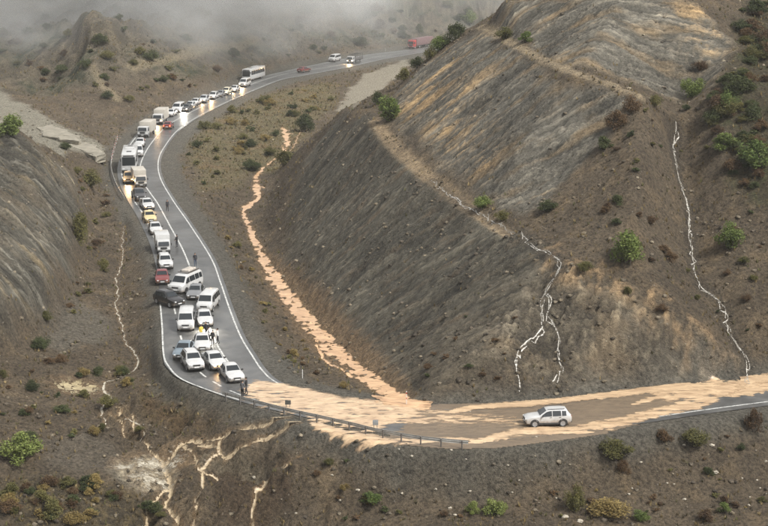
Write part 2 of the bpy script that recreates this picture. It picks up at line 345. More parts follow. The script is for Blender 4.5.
# ------------------------------------------------------------------ ground zones and relief
Zd = {}
Zd['face1'] = zone([(343,114),(372,121),(400,152),(430,179),(470,208),(510,236),(546,257),(530,310),(500,345),(470,385),(420,396),(385,368),(345,322),(318,290),(300,255),(290,222),(296,190),(308,155)])
Zd['face2'] = zone([(386,110),(404,84),(422,68),(450,46),(482,32),(520,56),(570,79),(636,100),(610,140),(575,178),(540,205),(515,214),(480,195),(440,166),(408,136)], 1.0)
Zd['face3'] = zone([(488,28),(502,4),(560,2),(690,2),(733,44),(712,84),(648,91),(576,67),(526,44)], 1.0)
Zd['cliff'] = zone([(490,345),(520,300),(548,264),(600,272),(650,300),(700,328),(745,366),(690,374),(560,387),(500,390)], 1.2)
Zd['lefthill'] = zone([(-80,100),(0,122),(30,142),(60,166),(84,190),(80,225),(62,262),(40,305),(0,335),(-60,350)], 1.4)
Zd['scrubslope'] = zone([(738,2),(760,2),(860,2),(860,220),(790,215),(735,190),(705,120),(718,88),(738,46)], 1.6)
Zd['grass'] = zone([(184,140),(207,124),(230,112),(262,97),(300,86),(335,82),(335,106),(306,124),(296,150),(282,168),(250,168),(236,190),(200,192)], 1.6)
Zd['grass2'] = zone([(150,372),(170,384),(212,400),(240,412),(200,432),(170,428),(150,410),(140,390)], 1.2)
Zd['darkveg'] = zone([(0,482),(60,480),(130,490),(165,500),(165,526),(0,540)], 1.0)
Zd['greyflat'] = zone([(50,318),(80,300),(112,318),(108,340),(70,350),(40,345)], 1.4)
Zd['greyflat2'] = zone([(45,440),(85,430),(125,450),(120,475),(60,478)], 1.2)
Zd['rubble'] = zone([(122,464),(150,450),(170,460),(176,478),(160,492),(130,482)], .7)
Zd['mound'] = zone([(196,462),(230,450),(262,450),(262,470),(220,484),(192,486)], .6)
Zd['cutbank'] = zone([(206,486),(230,474),(285,474),(296,500),(270,526),(215,526)], .8)
Zd['track'] = zone([(337,111),(352,86),(364,76),(392,64),(411,58),(406,70),(388,82),(370,97),(354,110)], .7)
Zd['terrace'] = zone([(-40,74),(0,92),(30,108),(52,118),(62,126),(86,136),(103,146),(98,155),(70,150),(40,146),(0,124),(-40,105)], .8)
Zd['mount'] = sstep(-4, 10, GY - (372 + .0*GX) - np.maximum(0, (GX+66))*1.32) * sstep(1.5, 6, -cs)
Zd['path1'] = 1 - sstep(.4, 1.3, seg_dist(GX, GY, [at(u, v+1)[:2] for u, v in ((374,118),(400,148),(430,174),(470,204),(510,231))]))
Zd['path2'] = 1 - sstep(.3, .9, seg_dist(GX, GY, [P(u, v-1, z)[:2] for u, v, z in BENCH2]))
rock = np.clip(Zd['face1'] + Zd['face2'] + Zd['face3'] + .8*Zd['cliff'] + Zd['lefthill'], 0, 1)
n_big = fbm(GX/7, GY/7, 4, 3); n_mid = fbm(GX/1.9, GY/1.9, 4, 5); n_fine = fbm(GX/.7, GY/.7, 3, 9)
wx = GX + .8*n_big; wy = GY + .2*n_big
wy = wy + .10*fbm(GX/2.5, GY/2.5, 3, 33)
def strat(seed, l0=9.0, w0=1.5, o=5):
    r = 0; a = 1.0
    for k in range(o): r = r + a*pn(GX/(l0/1.35**k) + 3.3*k, (wy + .12*GX)/(w0/2**k) + 1.7*k, seed+k); a *= .72
    return r
_x, _y2 = GX + .35*GY, GY - .35*GX
blk2 = np.abs(fbm(GX/1.1, GY/.9, 4, 131, .65)); st1 = strat(31, 6.0, 1.2)*(.55 + .9*np.clip(.5+1.2*fbm(GX/5, GY/5, 3, 133), 0, 1)) + .35*n_fine; rill = .62*st1 + .3*n_mid + .2*n_fine; rill2 = 1 - np.abs(strat(41, 12, 3.2, 4))*1.8
blk = 1 - np.abs(fbm(GX/3.2, GY/3.2, 4, 77))*2.4
far = sstep(330, 420, GY)
mnt = Zd['mount']
relief = (1-rock) * (.46*n_big + .30*n_mid + .16*n_fine) * (1 + .5*Zd['scrubslope'] + .3*Zd['darkveg'])
relief += rock * (.34*(.25-blk2) + .09*rill + .12*(rill2-.5) + .10*n_mid + .12*n_fine) * (1 - .45*Zd['face1'])
relief += Zd['face1'] * (.10*n_fine + .10*rill + .12*n_mid)
n_rk = fbm(GX/5.0, (GY+.12*GX)/2.6, 4, 151); ledge = fbm(GX/9, (GY+.12*GX)/1.9, 3, 155)
relief += rock * (.34*n_rk + .30*np.floor(ledge*5)/5) * (1 - .35*Zd['face1'])
relief += Zd['lefthill'] * (.9*n_big + .8*(.3-np.abs(fbm(GX/4, GY/3, 4, 158))))
relief += Zd['cliff'] * (.3*(blk-.5) + .5*(.2-blk2) + .2*n_fine)
Zd['rough'] = zone([(95,405),(150,400),(240,412),(330,440),(335,526),(200,530),(130,526),(110,450)], 2.0)
relief += Zd['rough'] * (1.5*(1-np.abs(fbm(GX/4.5, GY/4.5, 4, 88))*2.2) - .8 + .3*n_mid)
relief += mnt * (2.2*fbm(GX/30, GY/30, 3, 61) + 2.6*(1 - np.abs(fbm(GX/17, GY/50, 4, 66))*2.5) - 1.3 + .5*n_mid + 1.0*fbm(GX/4.5, GY/10, 3, 68) + .5*(1-np.abs(fbm(GX/5, GY/7, 3, 69))*2)) * sstep(2, 30, -cs)
relief += sstep(420, 900, GY) * 10*fbm(GX/120, GY/120, 4, 70)
relief *= DAMP * (1 - .85*Zd['track']) * (1-.7*Zd['terrace']) * (1-.6*Zd['path1']) * (1-.5*Zd['path2'])
fade = sstep(.0, 4.0, -cs); nearroad = np.where(cs > -50, fade, 1)
ZT = ZB + relief * nearroad - CARVE
ZT -= .35 * Zd['path1'] * (1-ROADW)
ZT = ZT*(1-ROADW) + ROADW*(-.06 + .03*n_fine*(cs < .6))

# colours: each zone has its own earth or rock colour (linear albedo)
def lin(r, g, b):
    f = lambda c: ((c/255+.055)/1.055)**2.4 if c > 10 else c/255/12.92
    return np.array([f(r), f(g), f(b)])
def mixc(C, w, c):
    return C*(1-w[..., None]) + w[..., None]*c
C = np.zeros((NY, NX, 3)) + lin(104, 92, 77)
C = mixc(C, np.clip(.5+1.1*n_big, 0, 1)*.8, lin(84, 74, 62))
C = mixc(C, np.clip(fbm(GX/3.1, GY/3.1, 4, 91)*1.6-.1, 0, 1)*.6, lin(130, 112, 88))
C = mixc(C, mnt*.75, lin(94, 88, 77))
mv = np.clip(fbm(GX/16, GY/16, 4, 95)*2.2+.1, 0, 1)
C = mixc(C, mnt*mv*.9, lin(64, 72, 54))
C = mixc(C, mnt*np.clip(fbm(GX/5, GY/14, 4, 97)*2-.35, 0, 1)*.7, lin(132, 118, 100))
C = mixc(C, Zd['grass']*.85, lin(116, 105, 78)); C = mixc(C, Zd['grass']*np.clip(n_mid*2.4, 0, 1)*.6, lin(84, 82, 56))
C = mixc(C, Zd['grass']*np.clip(n_big*2.0-.3, 0, 1)*.7, lin(122, 100, 74))
C = mixc(C, Zd['grass2']*.85, lin(98, 80, 58)); C = mixc(C, Zd['grass2']*np.clip(n_mid*2, 0, 1)*.6, lin(84, 80, 52))
C = mixc(C, Zd['darkveg']*.8, lin(76, 68, 54)); C = mixc(C, Zd['darkveg']*np.clip(n_fine*2, 0, 1)*.7, lin(128, 112, 80))
C = mixc(C, Zd['scrubslope']*.85, lin(72, 66, 50)); C = mixc(C, Zd['scrubslope']*np.clip(n_mid*2.2, 0, 1)*.7, lin(70, 74, 46))
C = mixc(C, Zd['face1'], lin(88, 84, 75)); C = mixc(C, Zd['face1']*np.clip(st1*1.5-.1, 0, 1)*.5, lin(124, 116, 101)); C = mixc(C, Zd['face1']*sstep(185, 150, GY)*.55, lin(96, 84, 69)); C = mixc(C, Zd['face1']*np.clip(-st1*1.8-.2, 0, 1)*.6, lin(66, 63, 57))
C = mixc(C, Zd['face1']*np.clip(fbm(GX/5, (GY+.12*GX)/1.6, 4, 101)*2-.3, 0, 1)*.6, lin(104, 88, 70))
f2 = np.clip(Zd['face2']+Zd['face3'], 0, 1)
C = mixc(C, f2, lin(104, 100, 92)); C = mixc(C, f2*np.clip(st1*1.9-.15, 0, 1)*.6, lin(150, 143, 130)); C = mixc(C, f2*np.clip(-st1*2.2-.2, 0, 1)*.55, lin(80, 77, 71))
tanw = np.clip(fbm(GX/9, (GY+.12*GX)/3.0, 4, 111)*2.4-.15, 0, 1)
o1 = zone([(395,112),(415,85),(450,60),(478,90),(490,130),(500,170),(470,185),(430,155)], 3.0); o2 = zone([(665,5),(700,5),(732,42),(712,70),(680,50)], 2.5)
C = mixc(C, f2*tanw*.6, lin(146, 124, 94)); C = mixc(C, np.clip(o1+o2, 0, 1)*f2*np.clip(.1+rill*1.6+tanw, 0, 1)*.6, lin(174, 144, 104))
C = mixc(C, Zd['cliff']*.85, lin(94, 87, 77)); C = mixc(C, Zd['cliff']*np.clip((.22-blk2)*3+n_fine*1.2-.1, 0, 1)*.8, lin(140, 130, 112)); C = mixc(C, Zd['cliff']*np.clip(-n_mid*2-.2, 0, 1)*.6, lin(70, 65, 58)); C = mixc(C, Zd['cliff']*np.clip(tanw-.3, 0, 1)*.3, lin(160, 136, 104))
brow = 1 - sstep(.8, 2.4, seg_dist(GX+WARPX*.4, GY+WARPY*.4, [P(u, v, z)[:2] for u, v, z in ((545,252,11),(562,262,10.9),(600,268,10.4),(640,290,8.6),(690,318,6.0),(735,350,2.8))]))
C = mixc(C, brow*np.clip(.3+n_mid*1.8+n_fine, 0, 1)*.6, lin(180, 150, 114))
C = mixc(C, Zd['lefthill'], lin(86, 82, 74)); C = mixc(C, Zd['lefthill']*np.clip(st1*1.5-.2+n_mid*.6, 0, 1)*.7, lin(142, 138, 128)); C = mixc(C, Zd['lefthill']*np.clip(-st1*2-.2, 0, 1)*.6, lin(74, 72, 67))
C = mixc(C, Zd['lefthill']*np.clip(n_big*1.6, 0, 1)*.6, lin(104, 92, 76)); C = mixc(C, Zd['lefthill']*np.clip(tanw-.4, 0, 1)*.5, lin(150, 132, 98))
C = mixc(C, Zd['greyflat']*.8, lin(112, 106, 96)); C = mixc(C, Zd['greyflat2']*.75, lin(106, 98, 87)); C = mixc(C, Zd['rubble']*.9, lin(150, 142, 126))
C = mixc(C, Zd['rubble']*np.clip(n_fine*2.5, 0, 1), lin(176, 166, 146)); C = mixc(C, Zd['mound']*.8, lin(118, 108, 92)); C = mixc(C, Zd['cutbank']*.8, lin(80, 66, 52))
C = mixc(C, Zd['track']*.95, lin(152, 144, 130)); C = mixc(C, Zd['terrace']*.9, lin(146, 141, 128))
C = mixc(C, np.clip(Zd['path1'], 0, 1)*.9, lin(158, 138, 112)); C = mixc(C, Zd['path2']*.85, lin(156, 140, 116))
mtrk = 1 - sstep(.8, 2.2, seg_dist(GX, GY, [at(u, v)[:2] for u, v in ((132,69),(160,62),(190,54),(225,46),(255,40))])); mtrk = np.maximum(mtrk, .8*(1 - sstep(.6, 1.6, seg_dist(GX, GY, [at(u, v)[:2] for u, v in ((93,74),(104,86),(117,100))]))))
C = mixc(C, mtrk*.7, lin(160, 146, 120))
C = mixc(C, mnt*np.clip((1-np.abs(fbm(GX/5, GY/7, 3, 69))*2)*1.5-.8, 0, 1)*.7, lin(150, 138, 118))
shoulder = sstep(-2.6, -.2, cs + 1.2*n_big); shoulder = np.where(cs > -6, shoulder, 0)
C = mixc(C, shoulder*.85, lin(100, 97, 90))
C = mixc(C, WET*.55, lin(72, 66, 58)); C = mixc(C, MUDST, lin(170, 138, 102))
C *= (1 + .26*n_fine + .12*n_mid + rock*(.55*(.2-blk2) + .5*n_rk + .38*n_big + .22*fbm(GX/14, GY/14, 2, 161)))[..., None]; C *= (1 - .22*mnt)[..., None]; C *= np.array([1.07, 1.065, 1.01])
C = np.clip(C, .01, .9)

def grid_mesh(name, X, Y, Zv, mask=None):
    ny, nx = X.shape
    me = bpy.data.meshes.new(name)
    co = np.stack([X, Y, Zv], -1).reshape(-1, 3)
    idx = np.arange(ny*nx).reshape(ny, nx)
    q = np.stack([idx[:-1, :-1], idx[:-1, 1:], idx[1:, 1:], idx[1:, :-1]], -1)
    if mask is not None: q = q[mask]
    q = q.reshape(-1, 4)
    if mask is not None:
        used, inv = np.unique(q, return_inverse=True); co = co[used]; q = inv.reshape(-1, 4)
    n = len(q)
    me.vertices.add(len(co)); me.vertices.foreach_set('co', co.ravel().astype(np.float32))
    me.loops.add(n*4); me.loops.foreach_set('vertex_index', q.ravel().astype(np.int32))
    me.polygons.add(n); me.polygons.foreach_set('loop_start', np.arange(0, n*4, 4, dtype=np.int32))
    me.update(calc_edges=True)
    me.polygons.foreach_set('use_smooth', np.ones(n, bool))
    return me
MATS = {}
def nodes_of(m):
    m.use_nodes = True; t = m.node_tree; t.nodes.clear(); return t, t.nodes, t.links
def N(t, kind, **kw):
    n = t.nodes.new('ShaderNode'+kind)
    for k, v in kw.items():
        if k.startswith('i_'): n.inputs[k[2:]].default_value = v
        else: setattr(n, k, v)
    return n
def tag(o, label=None, cat=None, group=None, kind=None):
    if label: o['label'] = label
    if cat: o['category'] = cat
    if group: o['group'] = group
    if kind: o['kind'] = kind
    return o
def link(name, me, mat=None, parent=None):
    o = bpy.data.objects.new(name, me); COL.objects.link(o)
    if mat is not None and not me.materials: me.materials.append(mat)
    if parent: o.parent = parent
    return o

# ground material: vertex colour = the zone's earth colour, fine grain and relief on top
def ground_material():
    m = bpy.data.materials.new('earth_and_rock'); t, ns, L = nodes_of(m)
    out = N(t, 'OutputMaterial'); b = N(t, 'BsdfPrincipled'); b.inputs['Roughness'].default_value = .82; b.inputs['Specular IOR Level'].default_value = .25
    at_ = N(t, 'Attribute', attribute_name='Col'); geo = N(t, 'NewGeometry')
    mp0 = N(t, 'Mapping'); mp0.inputs['Rotation'].default_value = (0, 0, math.atan(.12)); L.new(geo.outputs['Position'], mp0.inputs['Vector'])
    mp = N(t, 'Mapping'); mp.inputs['Scale'].default_value = (.07, 1.25, .07); L.new(mp0.outputs[0], mp.inputs['Vector'])
    n1 = N(t, 'TexNoise', i_Scale=3.0, i_Detail=7.0, i_Roughness=.8); L.new(geo.outputs['Position'], n1.inputs['Vector'])
    wn = N(t, 'TexNoise', i_Scale=.16, i_Detail=3.0); L.new(geo.outputs['Position'], wn.inputs['Vector']); wa = N(t, 'VectorMath', operation='MULTIPLY_ADD'); L.new(wn.outputs['Color'], wa.inputs[0]); wa.inputs[1].default_value = (1.2, 2.2, 1.2); L.new(mp.outputs[0], wa.inputs[2])
    n2 = N(t, 'TexNoise', i_Scale=1.6, i_Detail=6.0, i_Roughness=.7, i_Distortion=.15); L.new(wa.outputs[0], n2.inputs['Vector'])
    mx = N(t, 'Mix', data_type='FLOAT'); am = N(t, 'Math', operation='MULTIPLY'); am.inputs[1].default_value = .55; L.new(at_.outputs['Alpha'], am.inputs[0]); sn = N(t, 'TexNoise', i_Scale=.11, i_Detail=3.0); L.new(geo.outputs['Position'], sn.inputs['Vector']); sr = N(t, 'MapRange'); sr.inputs['From Min'].default_value = .38; sr.inputs['From Max'].default_value = .62; sr.inputs['To Min'].default_value = .15; sr.inputs['To Max'].default_value = 1.25; L.new(sn.outputs['Fac'], sr.inputs['Value']); am2 = N(t, 'Math', operation='MULTIPLY'); L.new(am.outputs[0], am2.inputs[0]); L.new(sr.outputs[0], am2.inputs[1]); L.new(am2.outputs[0], mx.inputs['Factor']); L.new(n1.outputs['Fac'], mx.inputs['A']); L.new(n2.outputs['Fac'], mx.inputs['B'])
    r = N(t, 'MapRange'); r.inputs['From Min'].default_value = .36; r.inputs['From Max'].default_value = .66; r.inputs['To Min'].default_value = .28; r.inputs['To Max'].default_value = 1.85
    L.new(mx.outputs['Result'], r.inputs['Value'])
    mul = N(t, 'Mix', data_type='RGBA', blend_type='MULTIPLY'); mul.inputs['Factor'].default_value = 1.0
    L.new(at_.outputs['Color'], mul.inputs['A']); L.new(r.outputs[0], mul.inputs['B'])
    # pale pebbles
    vo = N(t, 'TexVoronoi', i_Scale=1.3); L.new(geo.outputs['Position'], vo.inputs['Vector'])
    pr = N(t, 'MapRange'); pr.inputs['From Min'].default_value = .07; pr.inputs['From Max'].default_value = .13; pr.inputs['To Min'].default_value = 1.; pr.inputs['To Max'].default_value = 0.
    L.new(vo.outputs['Distance'], pr.inputs['Value'])
    nb = N(t, 'TexNoise', i_Scale=.35, i_Detail=2.0); L.new(geo.outputs['Position'], nb.inputs['Vector'])
    pb = N(t, 'MapRange'); pb.inputs['From Min'].default_value = .5; pb.inputs['From Max'].default_value = .65; L.new(nb.outputs['Fac'], pb.inputs['Value'])
    pm = N(t, 'Math', operation='MULTIPLY'); L.new(pr.outputs[0], pm.inputs[0]); L.new(pb.outputs[0], pm.inputs[1])
    pc = N(t, 'Mix', data_type='RGBA'); L.new(pm.outputs[0], pc.inputs['Factor']); L.new(mul.outputs['Result'], pc.inputs['A']); pc.inputs['B'].default_value = (.36, .32, .26, 1)
    L.new(pc.outputs['Result'], b.inputs['Base Color'])
    bp = N(t, 'Bump'); bp.inputs['Strength'].default_value = 1.0; bp.inputs['Distance'].default_value = .9
    L.new(mx.outputs['Result'], bp.inputs['Height']); L.new(bp.outputs[0], b.inputs['Normal'])
    L.new(b.outputs[0], out.inputs['Surface'])
    return m
EARTH = ground_material()
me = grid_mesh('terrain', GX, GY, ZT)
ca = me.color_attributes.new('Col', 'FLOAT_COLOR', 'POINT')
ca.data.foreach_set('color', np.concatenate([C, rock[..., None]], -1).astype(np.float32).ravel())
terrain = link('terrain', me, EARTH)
tag(terrain, 'brown and grey eroded hillsides and valley floor around the road', 'terrain', kind='structure')

# ------------------------------------------------------------------ simple material makers
def principled(name, col, rough=.6, metal=0.0, noise=0.0, nscale=4.0, bump=0.0, spec=.5, detail=5.0, col2=None, coat=0.0):
    if name in MATS: return MATS[name]
    m = bpy.data.materials.new(name); t, ns, L = nodes_of(m)
    out = N(t, 'OutputMaterial'); b = N(t, 'BsdfPrincipled'); L.new(b.outputs[0], out.inputs['Surface'])
    b.inputs['Base Color'].default_value = (*col, 1); b.inputs['Roughness'].default_value = rough; b.inputs['Metallic'].default_value = metal
    b.inputs['Specular IOR Level'].default_value = spec
    if coat: b.inputs['Coat Weight'].default_value = coat; b.inputs['Coat Roughness'].default_value = .08
    if noise or bump:
        geo = N(t, 'NewGeometry'); n = N(t, 'TexNoise', i_Scale=nscale, i_Detail=detail, i_Roughness=.65); L.new(geo.outputs['Position'], n.inputs['Vector'])
        if noise:
            r = N(t, 'MapRange'); r.inputs['From Min'].default_value = .32; r.inputs['From Max'].default_value = .68; L.new(n.outputs['Fac'], r.inputs['Value'])
            mx = N(t, 'Mix', data_type='RGBA'); L.new(r.outputs[0], mx.inputs['Factor'])
            c2 = col2 if col2 is not None else [c*(1+noise) for c in col]
            mx.inputs['A'].default_value = (*[c*(1-noise) for c in col], 1); mx.inputs['B'].default_value = (*c2, 1); L.new(mx.outputs['Result'], b.inputs['Base Color'])
        if bump:
            bp = N(t, 'Bump'); bp.inputs['Strength'].default_value = .7; bp.inputs['Distance'].default_value = bump; L.new(n.outputs['Fac'], bp.inputs['Height']); L.new(bp.outputs[0], b.inputs['Normal'])
    MATS[name] = m; return m

def water_mat(name, c1, c2, rough, scale, spec=.5):
    m = bpy.data.materials.new(name); t, ns, L = nodes_of(m)
    out = N(t, 'OutputMaterial'); b = N(t, 'BsdfPrincipled'); L.new(b.outputs[0], out.inputs['Surface']); b.inputs['Roughness'].default_value = rough; b.inputs['Specular IOR Level'].default_value = spec
    geo = N(t, 'NewGeometry'); n = N(t, 'TexNoise', i_Scale=scale, i_Detail=6.0, i_Roughness=.7, i_Distortion=1.0); mpw = N(t, 'Mapping'); mpw.inputs['Scale'].default_value = (.55, 1.5, 1.0); L.new(geo.outputs['Position'], mpw.inputs['Vector']); L.new(mpw.outputs[0], n.inputs['Vector'])
    r = N(t, 'MapRange'); r.inputs['From Min'].default_value = .34; r.inputs['From Max'].default_value = .66; L.new(n.outputs['Fac'], r.inputs['Value'])
    mx = N(t, 'Mix', data_type='RGBA'); L.new(r.outputs[0], mx.inputs['Factor']); mx.inputs['A'].default_value = (*c1, 1); mx.inputs['B'].default_value = (*c2, 1); L.new(mx.outputs['Result'], b.inputs['Base Color'])
    bp = N(t, 'Bump'); bp.inputs['Strength'].default_value = .5; bp.inputs['Distance'].default_value = .12; L.new(n.outputs['Fac'], bp.inputs['Height']); L.new(bp.outputs[0], b.inputs['Normal'])
    ta = N(t, 'Attribute', attribute_name='thick'); na = N(t, 'TexNoise', i_Scale=scale*2.2, i_Detail=4.0); L.new(mpw.outputs[0], na.inputs['Vector'])      # thin film: the bed shows through
    ma = N(t, 'Math', operation='MULTIPLY_ADD'); L.new(na.outputs['Fac'], ma.inputs[0]); ma.inputs[1].default_value = 1.1; L.new(ta.outputs['Fac'], ma.inputs[2])
    ra = N(t, 'MapRange', interpolation_type='SMOOTHSTEP'); ra.inputs['From Min'].default_value = .5; ra.inputs['From Max'].default_value = 1.15; L.new(ma.outputs[0], ra.inputs['Value']); L.new(ra.outputs[0], b.inputs['Alpha'])
    MATS[name] = m; return m
water_mat('mud_water', lin(164, 126, 92), lin(220, 182, 140), .28, .9)
water_mat('mud_water2', lin(126, 110, 86), lin(190, 170, 138), .45, 1.6)
water_mat('pale_water', lin(138, 128, 108), lin(206, 198, 180), .4, 2.4)
water_mat('road_mud', lin(158, 130, 102), lin(214, 186, 150), .28, .9)
water_mat('foam_water', lin(132, 124, 110), lin(214, 210, 200), .4, 2.2)
water_mat('puddle_water', lin(124, 112, 86), lin(168, 153, 118), .25, .8)
water_mat('dark_mud', lin(92, 80, 66), lin(122, 106, 86), .5, 1.4)

def asphalt_mat():
    m = bpy.data.materials.new('wet_asphalt'); t, ns, L = nodes_of(m)
    out = N(t, 'OutputMaterial'); b = N(t, 'BsdfPrincipled'); L.new(b.outputs[0], out.inputs['Surface'])
    geo = N(t, 'NewGeometry')
    n = N(t, 'TexNoise', i_Scale=.45, i_Detail=5.0, i_Roughness=.6); L.new(geo.outputs['Position'], n.inputs['Vector'])
    n2 = N(t, 'TexNoise', i_Scale=9.0, i_Detail=3.0); L.new(geo.outputs['Position'], n2.inputs['Vector'])
    r = N(t, 'MapRange'); r.inputs['From Min'].default_value = .35; r.inputs['From Max'].default_value = .65; L.new(n.outputs['Fac'], r.inputs['Value'])
    mx = N(t, 'Mix', data_type='RGBA'); L.new(r.outputs[0], mx.inputs['Factor']); mx.inputs['A'].default_value = (.055, .056, .055, 1); mx.inputs['B'].default_value = (.105, .103, .097, 1)
    L.new(mx.outputs['Result'], b.inputs['Base Color'])
    rr = N(t, 'MapRange'); rr.inputs['From Min'].default_value = .35; rr.inputs['From Max'].default_value = .65; rr.inputs['To Min'].default_value = .33; rr.inputs['To Max'].default_value = .48; L.new(n.outputs['Fac'], rr.inputs['Value']); L.new(rr.outputs[0], b.inputs['Roughness'])
    n3 = N(t, 'TexNoise', i_Scale=.13, i_Detail=4.0, i_Roughness=.7); L.new(geo.outputs['Position'], n3.inputs['Vector']); r3 = N(t, 'MapRange'); r3.inputs['From Min'].default_value = .38; r3.inputs['From Max'].default_value = .62; r3.inputs['To Min'].default_value = .7; r3.inputs['To Max'].default_value = 1.35; L.new(n3.outputs['Fac'], r3.inputs['Value'])
    m3 = N(t, 'Mix', data_type='RGBA', blend_type='MULTIPLY'); m3.inputs['Factor'].default_value = 1.0; L.new(mx.outputs['Result'], m3.inputs['A']); L.new(r3.outputs[0], m3.inputs['B']); L.new(m3.outputs['Result'], b.inputs['Base Color'])
    bp = N(t, 'Bump'); bp.inputs['Strength'].default_value = .25; bp.inputs['Distance'].default_value = .02; L.new(n2.outputs['Fac'], bp.inputs['Height']); L.new(bp.outputs[0], b.inputs['Normal'])
    return m
ASPH = asphalt_mat()

# ------------------------------------------------------------------ road
def world_path(px, step=1.0, z=0.0): return smooth_path([P(u, v, z) for u, v in px], step)
def offset_path(p, d):
    t = np.gradient(p[:, :2], axis=0); t /= np.linalg.norm(t, axis=1)[:, None] + 1e-9
    q = p.copy(); q[:, 0] += -t[:, 1]*d; q[:, 1] += t[:, 0]*d; return q
def fill_mesh(name, outline, z):
    v = [Vector((p[0], p[1])) for p in outline]; n = len(v)
    a, _, f, _, _, _ = delaunay_2d_cdt(v, [(k, (k+1) % n) for k in range(n)], [list(range(n))], 1, 1e-4)
    me = bpy.data.meshes.new(name); me.from_pydata([(p.x, p.y, z) for p in a], [], [list(reversed(x)) for x in f]); me.update()
    if me.polygons and me.polygons[0].normal.z < 0: me.flip_normals()
    return me
def ribbon_mesh(name, p, half, z, k0=0, k1=None):
    p = p[k0:k1]; a, b = offset_path(p, half), offset_path(p, -half); n = len(p)
    me = bpy.data.meshes.new(name)
    me.from_pydata([(q[0], q[1], z) for q in a] + [(q[0], q[1], z) for q in b], [], [(i, i+1, n+i+1, n+i) for i in range(n-1)]); me.update()
    if me.polygons[0].normal.z < 0: me.flip_normals()
    return me
ASPH_L = [(450,42.8),(417,48.5),(367,54.5),(327,62),(300,67.5),(262,76.5),(226,89),(192,103.5),(160,117.5),(144,127.5),(133,138),(123,152),(117.5,168),(120,185),(128,201),(138,218),(149,242),(156,266),(160,295),(161.5,325),(163,357),(168,368.5),(182,380),(212,392),(235,400),(262,407),(300,416),(350,426.5),(400,435),(450,440),(500,440),(560,434),(610,427.5),(661,420.5),(710,413),(768,405.5),(830,398)]
pl, pc_, pr_ = world_path(LEFT_LINE), world_path(CENTRE_LINE), world_path(RIGHT_LINE)
al = world_path(ASPH_L); ar = offset_path(pr_, .5)
if np.linalg.norm(ar[200][:2]-pc_[np.argmin(np.hypot(*(pc_[:, :2]-ar[200][:2]).T))][:2]) < np.linalg.norm(pr_[200][:2]-pc_[np.argmin(np.hypot(*(pc_[:, :2]-pr_[200][:2]).T))][:2]): ar = offset_path(pr_, -.5)
road = link('road', fill_mesh('road', list(al) + list(ar[::-1]), 0.0), ASPH)
tag(road, 'wet grey asphalt road curving round the foot of the spur', 'road', kind='structure')
LINE = principled('road_paint', (.50, .50, .47), .5, noise=.3, nscale=1.6)
t = LINE.node_tree; L = t.links; b_ = next(n for n in t.nodes if n.type == 'BSDF_PRINCIPLED'); g_ = N(t, 'NewGeometry'); w_ = N(t, 'TexNoise', i_Scale=1.9, i_Detail=6.0, i_Roughness=.75); L.new(g_.outputs['Position'], w_.inputs['Vector'])
r_ = N(t, 'MapRange'); r_.inputs['From Min'].default_value = .36; r_.inputs['From Max'].default_value = .5; r_.inputs['To Min'].default_value = .25; L.new(w_.outputs['Fac'], r_.inputs['Value']); L.new(r_.outputs[0], b_.inputs['Alpha'])
def marking(name, label, p, half=.1, dash=None):
    o = tag(bpy.data.objects.new(name, None), label, 'road marking', kind='structure'); COL.objects.link(o)
    if dash is None:
        me_ = ribbon_mesh(name, p, half, .006); bpy.data.objects.remove(o)
        return tag(link(name, me_, LINE), label, 'road marking', kind='structure')
    s = np.concatenate([[0], np.cumsum(np.hypot(*np.diff(p[:, :2], axis=0).T))]); a = 0.0
    while a + dash[0] < s[-1]:
        q = np.arange(a, a+dash[0]+.01, .5); pp = np.stack([np.interp(q, s, p[:, 0]), np.interp(q, s, p[:, 1]), q*0], 1)
        link('dash', ribbon_mesh('dash', pp, half, .006), LINE, o); a += dash[0] + dash[1]
    return o
def cut(p, uv0, uv1):
    a = P(*uv0); b = P(*uv1)
    i = np.argmin(np.hypot(p[:, 0]-a[0], p[:, 1]-a[1])); j = np.argmin(np.hypot(p[:, 0]-b[0], p[:, 1]-b[1])); return p[min(i, j):max(i, j)+1]
marking('edge_line', 'solid white edge line on the inner right side of the road curve', cut(pr_, (450, 47.5), (280, 384)), .09)
marking('centre_line', 'solid white line between the two lanes', cut(pc_, (450, 45.5), (231, 365)), .1)
marking('edge_line', 'solid white edge line beside the queue of vehicles', cut(pl, (450, 43.5), (176, 314)), .1)
marking('dashed_line', 'dashed white line beside the lay-by at the front of the queue', cut(pl, (177, 318), (268, 403)), .1, (2.4, 1.3))
marking('edge_line', 'pale edge line along the outer side of the lay-by', world_path([(159.5,296),(162,325),(163.6,354),(168.6,366),(181,378.5),(210,390.5),(240,400)], .5), .09)
marking('edge_line', 'white edge line on the road right of the stranded car', cut(pl, (640, 418.5), (830, 394)), .1)

